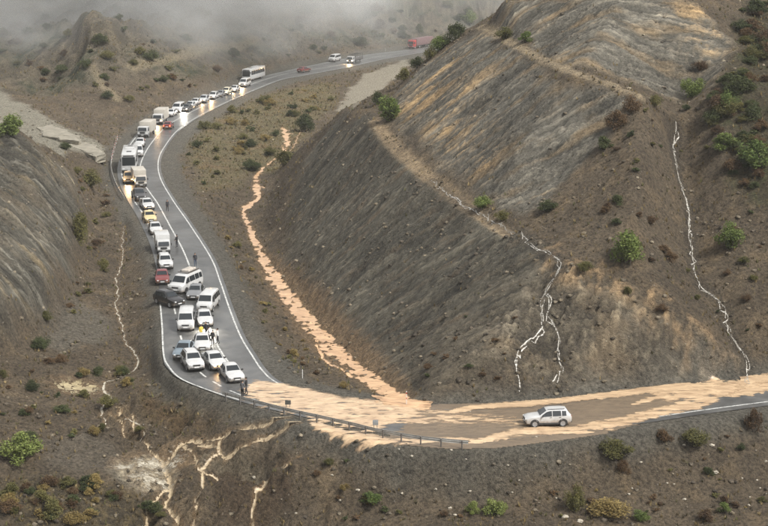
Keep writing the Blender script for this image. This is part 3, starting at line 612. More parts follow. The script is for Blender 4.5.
# ------------------------------------------------------------------ streams
def set_thick(me, v):
    at_ = me.attributes.new('thick', 'FLOAT', 'POINT'); at_.data.foreach_set('value', np.asarray(v, np.float32))
def quads_mesh(name, q, co):
    used, inv = np.unique(q, return_inverse=True); co = co[used]; q = inv.reshape(-1, 4); n = len(q)
    me = bpy.data.meshes.new(name)
    me.vertices.add(len(co)); me.vertices.foreach_set('co', co.ravel().astype(np.float32)); me.loops.add(n*4); me.loops.foreach_set('vertex_index', q.ravel().astype(np.int32))
    me.polygons.add(n); me.polygons.foreach_set('loop_start', np.arange(0, n*4, 4, dtype=np.int32)); me.update(calc_edges=True); me.polygons.foreach_set('use_smooth', np.ones(n, bool)); return me
for si, (nm, lb, path, dep, lift, mk) in enumerate(STREAMS):
    h = .06 if mk == 'foam_water' else .1
    gx = np.arange(path[:, 0].min()-4, path[:, 0].max()+4, h); gy = np.arange(path[:, 1].min()-4, path[:, 1].max()+4, h)
    D = np.full((len(gy), len(gx)), 9.0); PZ = np.zeros_like(D)
    pz_ = bil(ZB, path[:, 0], path[:, 1])
    for k in range(len(path)-1):
        x0, y0, w0 = path[k]; x1, y1, _ = path[k+1]; w0 = max(w0, .1); pad = 2.2*w0 + .3
        i0, i1 = np.searchsorted(gx, min(x0, x1)-pad), np.searchsorted(gx, max(x0, x1)+pad); j0, j1 = np.searchsorted(gy, min(y0, y1)-pad), np.searchsorted(gy, max(y0, y1)+pad)
        X, Y = gx[None, i0:i1], gy[j0:j1, None]; dx, dy = x1-x0, y1-y0; L_ = dx*dx+dy*dy+1e-9; t_ = np.clip(((X-x0)*dx+(Y-y0)*dy)/L_, 0, 1)
        d_ = np.hypot(X-x0-t_*dx, Y-y0-t_*dy)/w0; m_ = d_ < D[j0:j1, i0:i1]; D[j0:j1, i0:i1][m_] = d_[m_]; PZ[j0:j1, i0:i1][m_] = (pz_[k] + (pz_[k+1]-pz_[k])*t_)[m_]
    jj, ii = np.nonzero(D[:-1, :-1] < 2.2)
    X, Y = gx[ii], gy[jj]; big = mk in ('mud_water',) and path[:, 2].max() > 1
    nz_ = 1.5*fbm(X/1.2, Y/1.2, 5, 500+si, .62) if nm == 'runoff_fan' else (.75*fbm(X/.9, Y/1.5, 5, 500+si, .62) if big else .9*fbm(X/.55, Y/.75, 4, 500+si, .65)) + .35*fbm(X/3.0, Y/3.0, 2, 540+si)
    keep = ((1.08 if big else .5 if mk == 'foam_water' else .62) - D[jj, ii] + 1.15*nz_) > 0
    if big: keep = D[jj, ii] < 1.7 + nz_
    if nm == 'ditch_stream': keep &= bil(ZT, X, Y) < .1
    jj, ii = jj[keep], ii[keep]; nx_ = len(gx)
    q = np.stack([jj*nx_+ii, jj*nx_+ii+1, (jj+1)*nx_+ii+1, (jj+1)*nx_+ii], 1)
    ids = np.unique(q); co_full = np.zeros((len(ids), 3)); co_full[:, 0] = gx[ids % nx_]; co_full[:, 1] = gy[ids // nx_]
    zz_ = bil(ZT, co_full[:, 0], co_full[:, 1]); rw = bil(ROADW, co_full[:, 0], co_full[:, 1])
    co_full[:, 2] = np.maximum(zz_, np.where(rw > .6, .0, -99)) + .035 + .02*pn(co_full[:, 0]/.4, co_full[:, 1]/.4, 5)
    qq = np.searchsorted(ids, q); dd = D.ravel()[ids]
    if big:
        wl = np.where(rw > .3, .012, PZ.ravel()[ids] - .10 + .03*pn(co_full[:, 0]/.7, co_full[:, 1]/.7, 6)); co_full[:, 2] = wl; thick = np.clip((wl - zz_)*4.0, 0, 1) + .15 + .5*(rw > .3)*np.clip(1.3-dd, 0, 1)
    else: thick = (np.clip(.75 - dd, 0, 1)*.8 + .0) if mk == 'foam_water' else (np.clip(1.1-dd, 0, 1)*.4 - .05) if nm == 'runoff_fan' else np.clip(.85 - dd, 0, 1) + .1
    me = quads_mesh(nm, qq, co_full); set_thick(me, thick)
    tag(link(nm, me, MATS['road_mud' if nm == 'ditch_stream' else mk]), lb, 'puddle' if nm == 'puddle' else 'stream' if 'mud_slide' != nm else 'mud', kind='structure')

# ------------------------------------------------------------------ mud over the road
mx_ = np.arange(-18, 52, .16); my_ = np.arange(134, 186, .16); MX, MY = np.meshgrid(mx_, my_)
mn1 = fbm(MX/2.2, MY/.6, 5, 201, .6); mn2 = fbm(MX/5, MY/2.2, 3, 207)
def pxs(l): return [P(u, v)[:2] for u, v in l]
def wpoly(l, soft): return sstep(-soft, soft, sdf(MX + .5*mn1, MY + .5*mn1, pxs(l)))
def wrib(l, soft=.5):
    p = smooth_path([(*P(u, v)[:2], w) for u, v, w in l], .5); D = np.full(MX.shape, 1e9)
    for k in range(len(p)-1):
        x0, y0, w0 = p[k]; x1, y1, _ = p[k+1]; dx, dy = x1-x0, y1-y0; L = dx*dx+dy*dy+1e-9; t = np.clip(((MX-x0)*dx+(MY-y0)*dy)/L, 0, 1)
        D = np.minimum(D, np.hypot(MX-x0-t*dx, (MY-y0-t*dy)) - w0)
    return 1 - sstep(-soft, soft, D)
wA = wpoly([(246,385),(258,380),(275,382),(300,387),(350,397),(400,402),(412,406),(418,411),(428,416),(415,422),(400,422),(388,425),(377,431),(350,428),(300,416),(268,406),(244,397)], 1.0)
wB = .66*wrib([(395,412,2.2),(430,416,2.2),(460,419,1.9),(500,421,1.3),(540,423,.8)], 1.2)
wC = wrib([(315,423,.7),(335,430,.9),(360,436,1.1),(390,440,.9),(425,441,.6),(462,439,.6),(478,441,.8),(500,437,.9),(530,431,1.3),(560,431,1.2),(590,428,1.3),(620,422,1.2),(650,414,1.1),(680,408,1.2),(698,401,1.4),(714,392,1.6),(722,384,1.6)], .6)
wD = wpoly([(650,397),(662,387),(690,383),(722,380),(718,394),(706,405),(688,407),(684,398),(668,401)], .7)
wE = wrib([(634,404,.35),(645,401,.5),(665,395,.5),(690,388,.6)], .4)
wF = .8*wrib([(735,391,.1),(745,387,.4),(768,382,.5)], .4)
wm = np.clip(np.maximum.reduce([wA, wB, wC, wD, wE, wF]), 0, 1)
gnd = np.maximum(0.0, bil(ROADW, MX, MY)*0) 
gz = np.where(inside(MX, MY, [tuple(p[:2]) for p in list(al)+list(ar[::-1])]), 0.0, bil(ZT, MX, MY))
lev = np.where((wm > .12) & (gz < .2), wm + .8*mn1 + .3*mn2, 0)
zm = gz + .012 + np.clip(lev-.5, 0, 1)*.05 + .012*pn(MX/.5, MY/.5, 9)
cell = (np.maximum.reduce([lev[:-1, :-1], lev[1:, :-1], lev[:-1, 1:], lev[1:, 1:]]) > .5)
zm = np.where(lev > .5, zm, gz + .012)
def cell_verts(cell, A):
    idx = np.arange(MX.size).reshape(MX.shape); q = np.stack([idx[:-1, :-1], idx[:-1, 1:], idx[1:, 1:], idx[1:, :-1]], -1)[cell]; return A.ravel()[np.unique(q)]
mf = grid_mesh('mud_flow', MX, MY, zm, cell); set_thick(mf, cell_verts(cell, np.clip((lev-.5)*1.5, 0, 1) + .05))
tag(link('mud_flow', mf, MATS['road_mud']), 'orange liquid mud spread in braided sheets over the road', 'mud', kind='structure')
wG = wpoly([(405,406),(450,404),(520,402),(600,395),(645,390),(672,398),(690,405),(655,414),(640,424),(600,434),(560,442),(500,451),(450,452),(410,448),(375,440),(410,424)], 1.2)
lev2 = np.where(gz > -.11, wG + .35*mn1 + .35*mn2, 0)
cell2 = (np.minimum.reduce([lev2[:-1, :-1], lev2[1:, :-1], lev2[:-1, 1:], lev2[1:, 1:]]) > .42)
sf = grid_mesh('silt_layer', MX, MY, gz + np.where(gz < -.001, .03, .008), cell2); set_thick(sf, cell_verts(cell2, np.clip((lev2-.42)*2, 0, 1) + .35))
tag(link('silt_layer', sf, MATS['dark_mud']), 'dark brown silt and gravel washed over the road', 'silt', kind='structure')

# ------------------------------------------------------------------ vehicles
M_GLASS = principled('dark_glass', (.018, .022, .025), .12, spec=.6)
M_TYRE = principled('tyre_rubber', (.022, .021, .02), .8, noise=.3, nscale=12)
M_RIM = principled('rim_alloy', (.27, .27, .27), .45, .15, noise=.15, nscale=8)
M_TRIM = principled('black_plastic', (.03, .03, .03), .6, noise=.3, nscale=10)
M_PLATE = principled('number_plate', (.7, .7, .68), .5, noise=.05)
M_LAMP = principled('lamp_glass', (.62, .63, .62), .15, noise=.1, nscale=20)
M_TAIL = principled('tail_lamp', (.30, .015, .012), .25, noise=.2, nscale=20)
M_CHROME = principled('chrome_trim', (.55, .55, .55), .25, .9, noise=.1)
def emis(name, col, st):
    m = bpy.data.materials.new(name); t, ns, L = nodes_of(m); out = N(t, 'OutputMaterial'); e = N(t, 'Emission'); e.inputs['Color'].default_value = (*col, 1); e.inputs['Strength'].default_value = st
    L.new(e.outputs[0], out.inputs['Surface']); MATS[name] = m; return m
M_LIT = emis('headlamp_lit', (1.0, .78, .5), 9.0); M_AMBER = emis('amber_lamp_lit', (1.0, .5, .16), 7.0); M_BRAKE = emis('brake_lamp_lit', (1.0, .1, .04), 4.0)
PAINT = {}
def paint(key):
    cols = {'white': (.49, .49, .48), 'cream': (.62, .56, .42), 'yellow': (.58, .47, .24), 'orange': (.55, .36, .17), 'darkred': (.16, .025, .025), 'red': (.42, .03, .03), 'black': (.018, .018, .02),
            'grey': (.16, .165, .17), 'bluegrey': (.15, .19, .22), 'beige': (.40, .36, .30), 'silver': (.42, .43, .43), 'dark': (.05, .05, .052)}
    if key not in PAINT:
        c = cols[key]; m = principled('paint_'+key, c, .32, noise=.10, nscale=1.7, coat=.4); PAINT[key] = m
        t = m.node_tree; L = t.links; b = next(n for n in t.nodes if n.type == 'BSDF_PRINCIPLED'); src_ = b.inputs['Base Color'].links[0].from_socket     # road dirt sprayed up the lower body
        geo = N(t, 'NewGeometry'); sx = N(t, 'SeparateXYZ'); L.new(geo.outputs['Position'], sx.inputs[0]); nz = N(t, 'TexNoise', i_Scale=3.5, i_Detail=4.0); L.new(geo.outputs['Position'], nz.inputs['Vector'])
        ad = N(t, 'Math', operation='MULTIPLY_ADD'); L.new(nz.outputs['Fac'], ad.inputs[0]); ad.inputs[1].default_value = -.7; L.new(sx.outputs['Z'], ad.inputs[2])
        rg = N(t, 'MapRange', interpolation_type='SMOOTHSTEP'); rg.inputs['From Min'].default_value = -.05; rg.inputs['From Max'].default_value = .42; rg.inputs['To Min'].default_value = .75; rg.inputs['To Max'].default_value = .04; L.new(ad.outputs[0], rg.inputs['Value'])
        mx = N(t, 'Mix', data_type='RGBA'); L.new(rg.outputs[0], mx.inputs['Factor']); L.new(src_, mx.inputs['A']); mx.inputs['B'].default_value = (.22, .17, .12, 1); L.new(mx.outputs['Result'], b.inputs['Base Color'])
    return PAINT[key]

class Loft:
    """stations: x, z_bottom, z_belt, z_top, half width at belt, half width at top (front to rear)"""
    def __init__(s, st): s.st = np.array(st, float)[::-1]; s.x = s.st[:, 0]
    def q(s, x, k): return float(np.interp(x, s.x, s.st[:, k]))
    def side(s, x, z, off=.026):
        zs, zt, wb, wt = s.q(x, 2), s.q(x, 3)-.05, s.q(x, 4)*.975, s.q(x, 5); t = min(max((z-zs)/max(zt-zs, 1e-3), 0), 1)
        return wb + (wt-wb)*t + off
    def body(s, name):
        bm = bmesh.new(); rings = []
        for x, zb, zs, zt, wb, wt in s.st:
            half = [(wb*.84, zb), (wb*.98, zb+.10), (wb, zb*.45+zs*.55), (wb*.975, zs), (wt+(wb*.975-wt)*.06, zt-.06), (wt*.84, zt), (wt*.4, zt+.012)]
            ring = [bm.verts.new((x, yy, zz)) for yy, zz in half] + [bm.verts.new((x, -yy, zz)) for yy, zz in half[::-1]]
            rings.append(ring)
        n = len(rings[0])
        for a, b in zip(rings[:-1], rings[1:]):
            for k in range(n): bm.faces.new((a[k], a[(k+1) % n], b[(k+1) % n], b[k]))
        bm.faces.new(rings[0]); bm.faces.new(rings[-1][::-1])
        bmesh.ops.recalc_face_normals(bm, faces=bm.faces)
        return bm2me(name, bm, 38)
def bm2me(name, bm, smooth=None):
    me = bpy.data.meshes.new(name); bm.to_mesh(me); bm.free()
    if smooth:
        me.polygons.foreach_set('use_smooth', np.ones(len(me.polygons), bool)); me.set_sharp_from_angle(angle=math.radians(smooth))
    return me
def poly_me(name, verts, faces):
    me = bpy.data.meshes.new(name); me.from_pydata([tuple(v) for v in verts], [], faces); me.update(); return me
def box_bm(bm, x0, x1, y0, y1, z0, z1, bev=0.0):
    r = bmesh.ops.create_cube(bm, size=1.0)
    for v in r['verts']: v.co = Vector(((x0+x1)/2 + v.co.x*(x1-x0), (y0+y1)/2 + v.co.y*(y1-y0), (z0+z1)/2 + v.co.z*(z1-z0)))
    if bev:
        es = list({e for v in r['verts'] for e in v.link_edges}); bmesh.ops.bevel(bm, geom=es, offset=bev, segments=2, affect='EDGES', profile=.6)
def box_me(name, x0, x1, y0, y1, z0, z1, bev=0.0):
    bm = bmesh.new(); box_bm(bm, x0, x1, y0, y1, z0, z1, bev); return bm2me(name, bm, 40 if bev else None)
def panel(name, c, off=0.0):              # four corners -> thin slab with some depth
    a = [Vector(p) for p in c]; nrm = (a[1]-a[0]).cross(a[2]-a[0]).normalized()
    v = [p + nrm*off for p in a] + [p + nrm*(off-.02) for p in a]
    return poly_me(name, v, [(0, 1, 2, 3), (7, 6, 5, 4), (0, 4, 5, 1), (1, 5, 6, 2), (2, 6, 7, 3), (3, 7, 4, 0)])
def side_window(L, name, x0, x1, sy, zlo=.03, ztop=.1, n=5):
    pts_b, pts_t = [], []
    for k in range(n+1):
        x = x0 + (x1-x0)*k/n; zb = L.q(x, 2)+zlo; zt = max(L.q(x, 3)-ztop, zb+.02)
        pts_b.append((x, sy*L.side(x, zb), zb)); pts_t.append((x, sy*L.side(x, zt), zt))
    v = pts_b + pts_t; m = n+1
    f = [(k, k+1, m+k+1, m+k) for k in range(n)]
    if sy > 0: f = [q[::-1] for q in f]
    return poly_me(name, v, f)
def screen(L, name, xa, xb, mlo=.1, mhi=.1, wf=.88, off=.015):   # windscreen between station xa (low) and xb (high)
    def e(x): return L.q(x, 3), L.q(x, 5)*wf
    x0 = xa + (xb-xa)*mlo; x1 = xa + (xb-xa)*(1-mhi); z0, w0 = e(x0); z1, w1 = e(x1)
    c = [(x0, -w0, z0), (x0, w0, z0), (x1, w1, z1), (x1, -w1, z1)]
    if xa < xb: c = c[::-1]
    return panel(name, c, off+.012)
WHEELS = {}
def wheel_meshes(r, w):
    k = (round(r, 2), round(w, 2))
    if k not in WHEELS:
        def lathe(prof, n=20):
            bm = bmesh.new(); rings = [[bm.verts.new((rr*math.cos(a*2*PI/n), yy, rr*math.sin(a*2*PI/n))) for a in range(n)] for rr, yy in prof]
            for a, b in zip(rings[:-1], rings[1:]):
                for j in range(n): bm.faces.new((a[j], a[(j+1) % n], b[(j+1) % n], b[j]))
            bmesh.ops.recalc_face_normals(bm, faces=bm.faces); return bm2me('tyre', bm, 40)
        tyre = lathe([(r*.66, -w/2), (r*.93, -w/2), (r, -w*.36), (r, w*.36), (r*.93, w/2), (r*.66, w/2)])
        bm = bmesh.new()
        n = 20; R = r*.66; c0 = bm.verts.new((0, w*.47, 0)); c1 = bm.verts.new((0, -w*.47, 0))
        for sgn, c in ((1, c0), (-1, c1)):
            ring = [bm.verts.new((R*math.cos(a*2*PI/n), sgn*(w/2+.004), R*math.sin(a*2*PI/n))) for a in range(n)]
            inn = [bm.verts.new((R*.8*math.cos(a*2*PI/n), sgn*(w/2-.02 if a % 4 else w/2+.002), R*.8*math.sin(a*2*PI/n))) for a in range(n)]
            for j in range(n):
                bm.faces.new((ring[j], ring[(j+1) % n], inn[(j+1) % n], inn[j])); bm.faces.new((inn[j], inn[(j+1) % n], c))
        bmesh.ops.recalc_face_normals(bm, faces=bm.faces)
        WHEELS[k] = (tyre, bm2me('rim', bm, 30))
    return WHEELS[k]
def arch_me(x, r, y, sy):
    n = 12; v, f = [], []
    for k in range(n+1):
        a = -.15 + (PI+.3)*k/n
        for rr in (r*1.06, r*1.26): v.append((x + rr*math.cos(a), sy*y, r + rr*math.sin(a)))
    for k in range(n): f.append((2*k, 2*k+1, 2*k+3, 2*k+2))
    # inner dark well
    b = len(v); v.append((x, sy*(y-.006), r)); 
    for k in range(n+1):
        a = -.15 + (PI+.3)*k/n; v.append((x + r*1.08*math.cos(a), sy*(y-.006), r + r*1.08*math.sin(a)))
    for k in range(n): f.append((b, b+1+k, b+2+k))
    if sy > 0: f = [q[::-1] for q in f]
    return poly_me('wheel_arch', v, f)

PROTO = {}      # kind -> list of (part name, mesh, material or 'paint', parent index, location)
def proto_add(lst, name, me, mat, parent=-1, loc=(0, 0, 0)):
    me.materials.clear(); me.materials.append(mat if not isinstance(mat, str) else paint('white')); lst.append((name, me, mat, parent, loc)); return len(lst)-1
def add_wheels(lst, xs, y, r, w, L=None, arches=True):
    ty, ri = wheel_meshes(r, w)
    for x in xs:
        for sy in (1, -1):
            if arches: proto_add(lst, 'wheel_arch', arch_me(x, r, (L.q(x, 4) if L else y+w/2)+.006, sy), M_TRIM)
            k = proto_add(lst, 'wheel', ty, M_TYRE, -1, (x, sy*y, r)); proto_add(lst, 'rim', ri, M_RIM, k, (0, 0, 0))
def front_rear(lst, L, xf, xr, zl, wl, grille=True, platez=.42, lamp=(.20, .13)):
    w = wl
    for sy in (1, -1):
        proto_add(lst, 'headlight', box_me('headlight', xf-.2, xf+.05, sy*w-.5*lamp[0]-.06*sy, sy*w+.5*lamp[0]-.06*sy, zl-.5*lamp[1], zl+.5*lamp[1], .03), M_LAMP)
        proto_add(lst, 'tail_light', box_me('tail_light', xr-.05, xr+.14, sy*w-.08, sy*w+.08, zl+.02, zl+.26, .02), M_TAIL)
    if grille: proto_add(lst, 'grille', box_me('grille', xf-.15, xf+.055, -w*.60, w*.60, zl-.12, zl+.05, .02), M_TRIM)
    proto_add(lst, 'lower_grille', box_me('lower_grille', xf-.15, xf+.06, -w*.75, w*.75, platez-.16, platez-.03, .02), M_TRIM)
    proto_add(lst, 'number_plate', box_me('number_plate', xf-.02, xf+.075, -.25, .25, platez, platez+.1), M_PLATE)
    proto_add(lst, 'number_plate', box_me('number_plate', xr-.06, xr+.02, -.25, .25, platez+.12, platez+.22), M_PLATE)
def mirrors(lst, L, x, z):
    for sy in (1, -1):
        y = L.side(x, z)
        proto_add(lst, 'mirror', box_me('mirror', x-.06, x+.06, sy*(y+.1)-.11, sy*(y+.1)+.11, z-.02, z+.14, .03), M_TRIM)

def make_sedan():
    st = [(2.25,.36,.58,.64,.68,.58),(2.12,.24,.66,.73,.82,.70),(1.75,.2,.74,.82,.88,.76),(1.2,.2,.82,.90,.89,.78),(.85,.2,.86,.95,.89,.76),(.12,.2,.89,1.36,.89,.63),(-.2,.2,.90,1.43,.89,.62),(-.7,.2,.91,1.44,.89,.62),(-1.2,.2,.92,1.36,.89,.60),(-1.72,.22,.92,1.03,.88,.70),(-2.1,.26,.9,.99,.84,.70),(-2.25,.42,.84,.92,.70,.60)]
    L = Loft(st); l = []
    proto_add(l, 'body', L.body('body'), 'paint')
    proto_add(l, 'windscreen', screen(L, 'windscreen', .85, .12, .12, .02), M_GLASS); proto_add(l, 'rear_window', screen(L, 'rear_window', -1.72, -1.2, .12, .05), M_GLASS)
    for sy in (1, -1):
        for a, b in ((.62, -.28), (-.36, -1.12)): proto_add(l, 'side_window', side_window(L, 'side_window', a, b, sy), M_GLASS)
    front_rear(l, L, 2.21, -2.22, .62, .62); mirrors(l, L, .6, .92); add_wheels(l, (1.38, -1.36), .80, .32, .2, L); return l
def make_suv():
    st = [(2.2,.42,.72,.80,.70,.60),(2.08,.30,.82,.90,.84,.72),(1.7,.28,.92,.99,.9,.80),(1.15,.28,.98,1.05,.91,.80),(.9,.28,1.0,1.08,.91,.78),(.2,.28,1.02,1.55,.91,.66),(-.2,.28,1.03,1.63,.91,.66),(-1.2,.28,1.05,1.64,.91,.65),(-1.75,.28,1.06,1.58,.90,.62),(-2.08,.34,1.05,1.14,.88,.70),(-2.17,.46,.96,1.06,.80,.66)]
    L = Loft(st); l = []
    proto_add(l, 'body', L.body('body'), 'paint')
    proto_add(l, 'windscreen', screen(L, 'windscreen', .9, .2, .12, .02), M_GLASS); proto_add(l, 'rear_window', screen(L, 'rear_window', -2.08, -1.75, .15, .08), M_GLASS)
    for sy in (1, -1):
        for a, b in ((.62, -.28), (-.36, -1.15), (-1.24, -1.66)): proto_add(l, 'side_window', side_window(L, 'side_window', a, b, sy), M_GLASS)
        proto_add(l, 'roof_rail', box_me('roof_rail', -1.5, .1, sy*.6-.02, sy*.6+.02, 1.66, 1.70), M_TRIM)
        proto_add(l, 'sill', box_me('sill', -.98, .98, sy*.905-.03, sy*.905+.03, .27, .44, .02), M_TRIM)
        for hx in (-.18, -1.05): proto_add(l, 'door_handle', box_me('door_handle', hx-.09, hx+.09, sy*L.q(hx, 4)-.02, sy*L.q(hx, 4)+.018, .93, .96), M_TRIM)
    proto_add(l, 'front_bumper', box_me('front_bumper', 1.95, 2.235, -.72, .72, .34, .52, .05), M_TRIM); proto_add(l, 'rear_bumper', box_me('rear_bumper', -2.22, -1.95, -.76, .76, .38, .56, .05), M_TRIM)
    front_rear(l, L, 2.17, -2.14, .78, .64, platez=.50); mirrors(l, L, .62, 1.06); add_wheels(l, (1.34, -1.33), .82, .36, .22, L); return l
def make_van():
    st = [(2.45,.40,.80,.92,.78,.66),(2.36,.28,.95,1.05,.88,.78),(1.95,.26,1.08,1.16,.94,.84),(1.75,.26,1.10,1.22,.95,.84),(1.15,.26,1.14,1.88,.95,.74),(.8,.26,1.15,1.97,.95,.74),(-1.0,.26,1.15,1.99,.95,.74),(-2.2,.26,1.15,1.96,.95,.74),(-2.42,.3,1.12,1.86,.93,.72),(-2.48,.42,1.05,1.7,.88,.66)]
    L = Loft(st); l = []
    proto_add(l, 'body', L.body('body'), 'paint'); proto_add(l, 'windscreen', screen(L, 'windscreen', 1.75, 1.15, .08, .04, .9), M_GLASS)
    for sy in (1, -1):
        for a, b in ((1.5, .72), (.62, -.55), (-.65, -1.5), (-1.6, -2.2)): proto_add(l, 'side_window', side_window(L, 'side_window', a, b, sy, .04, .22), M_GLASS)
    proto_add(l, 'rear_window', box_me('rear_window', -2.5, -2.44, -.62, .62, 1.15, 1.62), M_GLASS)
    front_rear(l, L, 2.41, -2.46, .84, .68, platez=.5); mirrors(l, L, 1.45, 1.2); add_wheels(l, (1.55, -1.5), .85, .34, .22, L); return l
def make_minibus():
    l = make_van()
    out = []
    for nm, me, mat, par, loc in l: out.append((nm, me, mat, par, loc))
    k = proto_add(out, 'roof_rack', box_me('roof_rack', -2.0, .5, -.62, .62, 2.04, 2.08), M_CHROME)
    for sy in (1, -1): proto_add(out, 'rack_rail', box_me('rack_rail', -2.0, .5, sy*.62-.03, sy*.62+.03, 2.08, 2.22), M_CHROME, k)
    proto_add(out, 'roof_load', box_me('roof_load', -1.7, .1, -.48, .48, 2.08, 2.34, .1), principled('tarp', (.42, .38, .33), .8, noise=.3, nscale=3), k)
    return out
def make_pickup():
    st = [(2.55,.45,.76,.84,.74,.62),(2.42,.34,.88,.96,.86,.74),(2.0,.3,.98,1.04,.91,.8),(1.3,.3,1.02,1.1,.92,.8),(1.1,.3,1.03,1.13,.92,.78),(.4,.3,1.05,1.66,.92,.68),(0,.3,1.06,1.74,.92,.68),(-.75,.3,1.06,1.72,.92,.66),(-.98,.3,1.06,1.12,.92,.8),(-2.4,.36,1.05,1.1,.9,.84),(-2.52,.46,1.0,1.05,.86,.8)]
    L = Loft(st); l = []
    proto_add(l, 'body', L.body('body'), 'paint'); proto_add(l, 'windscreen', screen(L, 'windscreen', 1.1, .4, .1, .02), M_GLASS); proto_add(l, 'rear_window', screen(L, 'rear_window', -.98, -.75, .12, .05), M_GLASS)
    for sy in (1, -1):
        for a, b in ((.85, .02), (-.06, -.74)): proto_add(l, 'side_window', side_window(L, 'side_window', a, b, sy), M_GLASS)
    proto_add(l, 'load_bed', box_me('load_bed', -2.4, -1.05, -.72, .72, 1.06, 1.125), M_TRIM)
    front_rear(l, L, 2.51, -2.5, .84, .66, platez=.52); mirrors(l, L, .85, 1.1); add_wheels(l, (1.6, -1.5), .83, .38, .24, L); return l
def make_boxtruck(box_mat='paint', high=2.7, length=6.4, box=True):
    l = []; xf = length/2
    bm = bmesh.new(); box_bm(bm, xf-1.75, xf, -1.0, 1.0, .55, 2.15, .12)
    for v in bm.verts:
        if v.co.z > 1.3 and v.co.x > xf-.5: v.co.x -= .28*(v.co.z-1.3)/.85
    proto_add(l, 'cab', bm2me('cab', bm, 40), 'paint')
    def fx(z): return xf - .28*(z-1.3)/.85 + .02
    proto_add(l, 'windscreen', panel('windscreen', [(fx(1.36), -.86, 1.36), (fx(1.36), .86, 1.36), (fx(1.98), .8, 1.98), (fx(1.98), -.8, 1.98)], .012), M_GLASS)
    for sy in (1, -1):
        c = [(xf-.42, sy*1.006, 1.36), (xf-1.3, sy*1.006, 1.36), (xf-1.3, sy*1.006, 1.95), (xf-.6, sy*1.006, 1.95)]
        proto_add(l, 'side_window', panel('side_window', c if sy > 0 else c[::-1], .008), M_GLASS)
        proto_add(l, 'headlight', box_me('headlight', xf-.1, xf+.02, sy*.78-.16, sy*.78+.16, .78, .96, .03), M_LAMP)
        proto_add(l, 'mirror', box_me('mirror', xf-.35, xf-.2, sy*1.2-.08, sy*1.2+.08, 1.35, 1.75, .03), M_TRIM)
        proto_add(l, 'tail_light', box_me('tail_light', -xf-.02, -xf+.06, sy*.9-.1, sy*.9+.1, .7, .85), M_TAIL)
    proto_add(l, 'bumper', box_me('bumper', xf-.25, xf+.05, -1.0, 1.0, .42, .68, .04), M_TRIM); proto_add(l, 'grille', box_me('grille', xf-.1, xf+.016, -.5, .5, .8, 1.15, .02), M_TRIM)
    proto_add(l, 'number_plate', box_me('number_plate', xf, xf+.065, -.25, .25, .5, .6), M_PLATE)
    proto_add(l, 'chassis', box_me('chassis', -xf, xf-.6, -.42, .42, .5, .72), M_TRIM)
    if box: proto_add(l, 'cargo_box', box_me('cargo_box', -xf, xf-1.9, -1.12, 1.12, .86, high+.2, .05), box_mat)
    add_wheels(l, (xf-1.0, -xf+1.3), .88, .43, .28, None, False); return l
def make_bus():
    l = []; xf = 5.6
    proto_add(l, 'body', box_me('body', -xf, xf, -1.24, 1.24, .38, 3.3, .16), 'paint')
    proto_add(l, 'windscreen', box_me('windscreen', xf-.05, xf+.018, -1.1, 1.1, 1.35, 2.85, .08), M_GLASS)
    proto_add(l, 'destination_sign', box_me('destination_sign', xf-.05, xf+.02, -.9, .9, 2.9, 3.12, .02), M_TRIM)
    proto_add(l, 'rear_window', box_me('rear_window', -xf-.018, -xf+.05, -.95, .95, 1.9, 2.9, .05), M_GLASS)
    for sy in (1, -1):
        for k in range(6):
            x0 = xf-.75-k*1.68; proto_add(l, 'side_window', box_me('side_window', x0-1.6, x0, sy*1.235-.02, sy*1.235+.02, 1.65, 2.75, .01), M_GLASS)
        proto_add(l, 'headlight', box_me('headlight', xf-.1, xf+.02, sy*.92-.2, sy*.92+.2, .68, .88, .04), M_LAMP)
        proto_add(l, 'tail_light', box_me('tail_light', -xf-.02, -xf+.06, sy*1.0-.1, sy*1.0+.1, .9, 1.35, .03), M_TAIL)
        proto_add(l, 'mirror', box_me('mirror', xf+.1, xf+.28, sy*1.36-.1, sy*1.36+.1, 2.1, 2.65, .04), M_TRIM)
    proto_add(l, 'bumper', box_me('bumper', xf-.2, xf+.04, -1.18, 1.18, .36, .6, .05), M_TRIM); proto_add(l, 'number_plate', box_me('number_plate', xf, xf+.055, -.26, .26, .44, .55), M_PLATE)
    proto_add(l, 'roof_unit', box_me('roof_unit', -2.6, -.4, -.85, .85, 3.29, 3.5, .08), 'paint'); proto_add(l, 'roof_hatch', box_me('roof_hatch', 2.0, 2.9, -.42, .42, 3.3, 3.36, .02), M_TRIM); proto_add(l, 'roof_hatch', box_me('roof_hatch', -4.4, -3.6, -.42, .42, 3.3, 3.36, .02), M_TRIM)
    add_wheels(l, (3.3, -2.7), 1.08, .48, .3, None, True); 
    return l
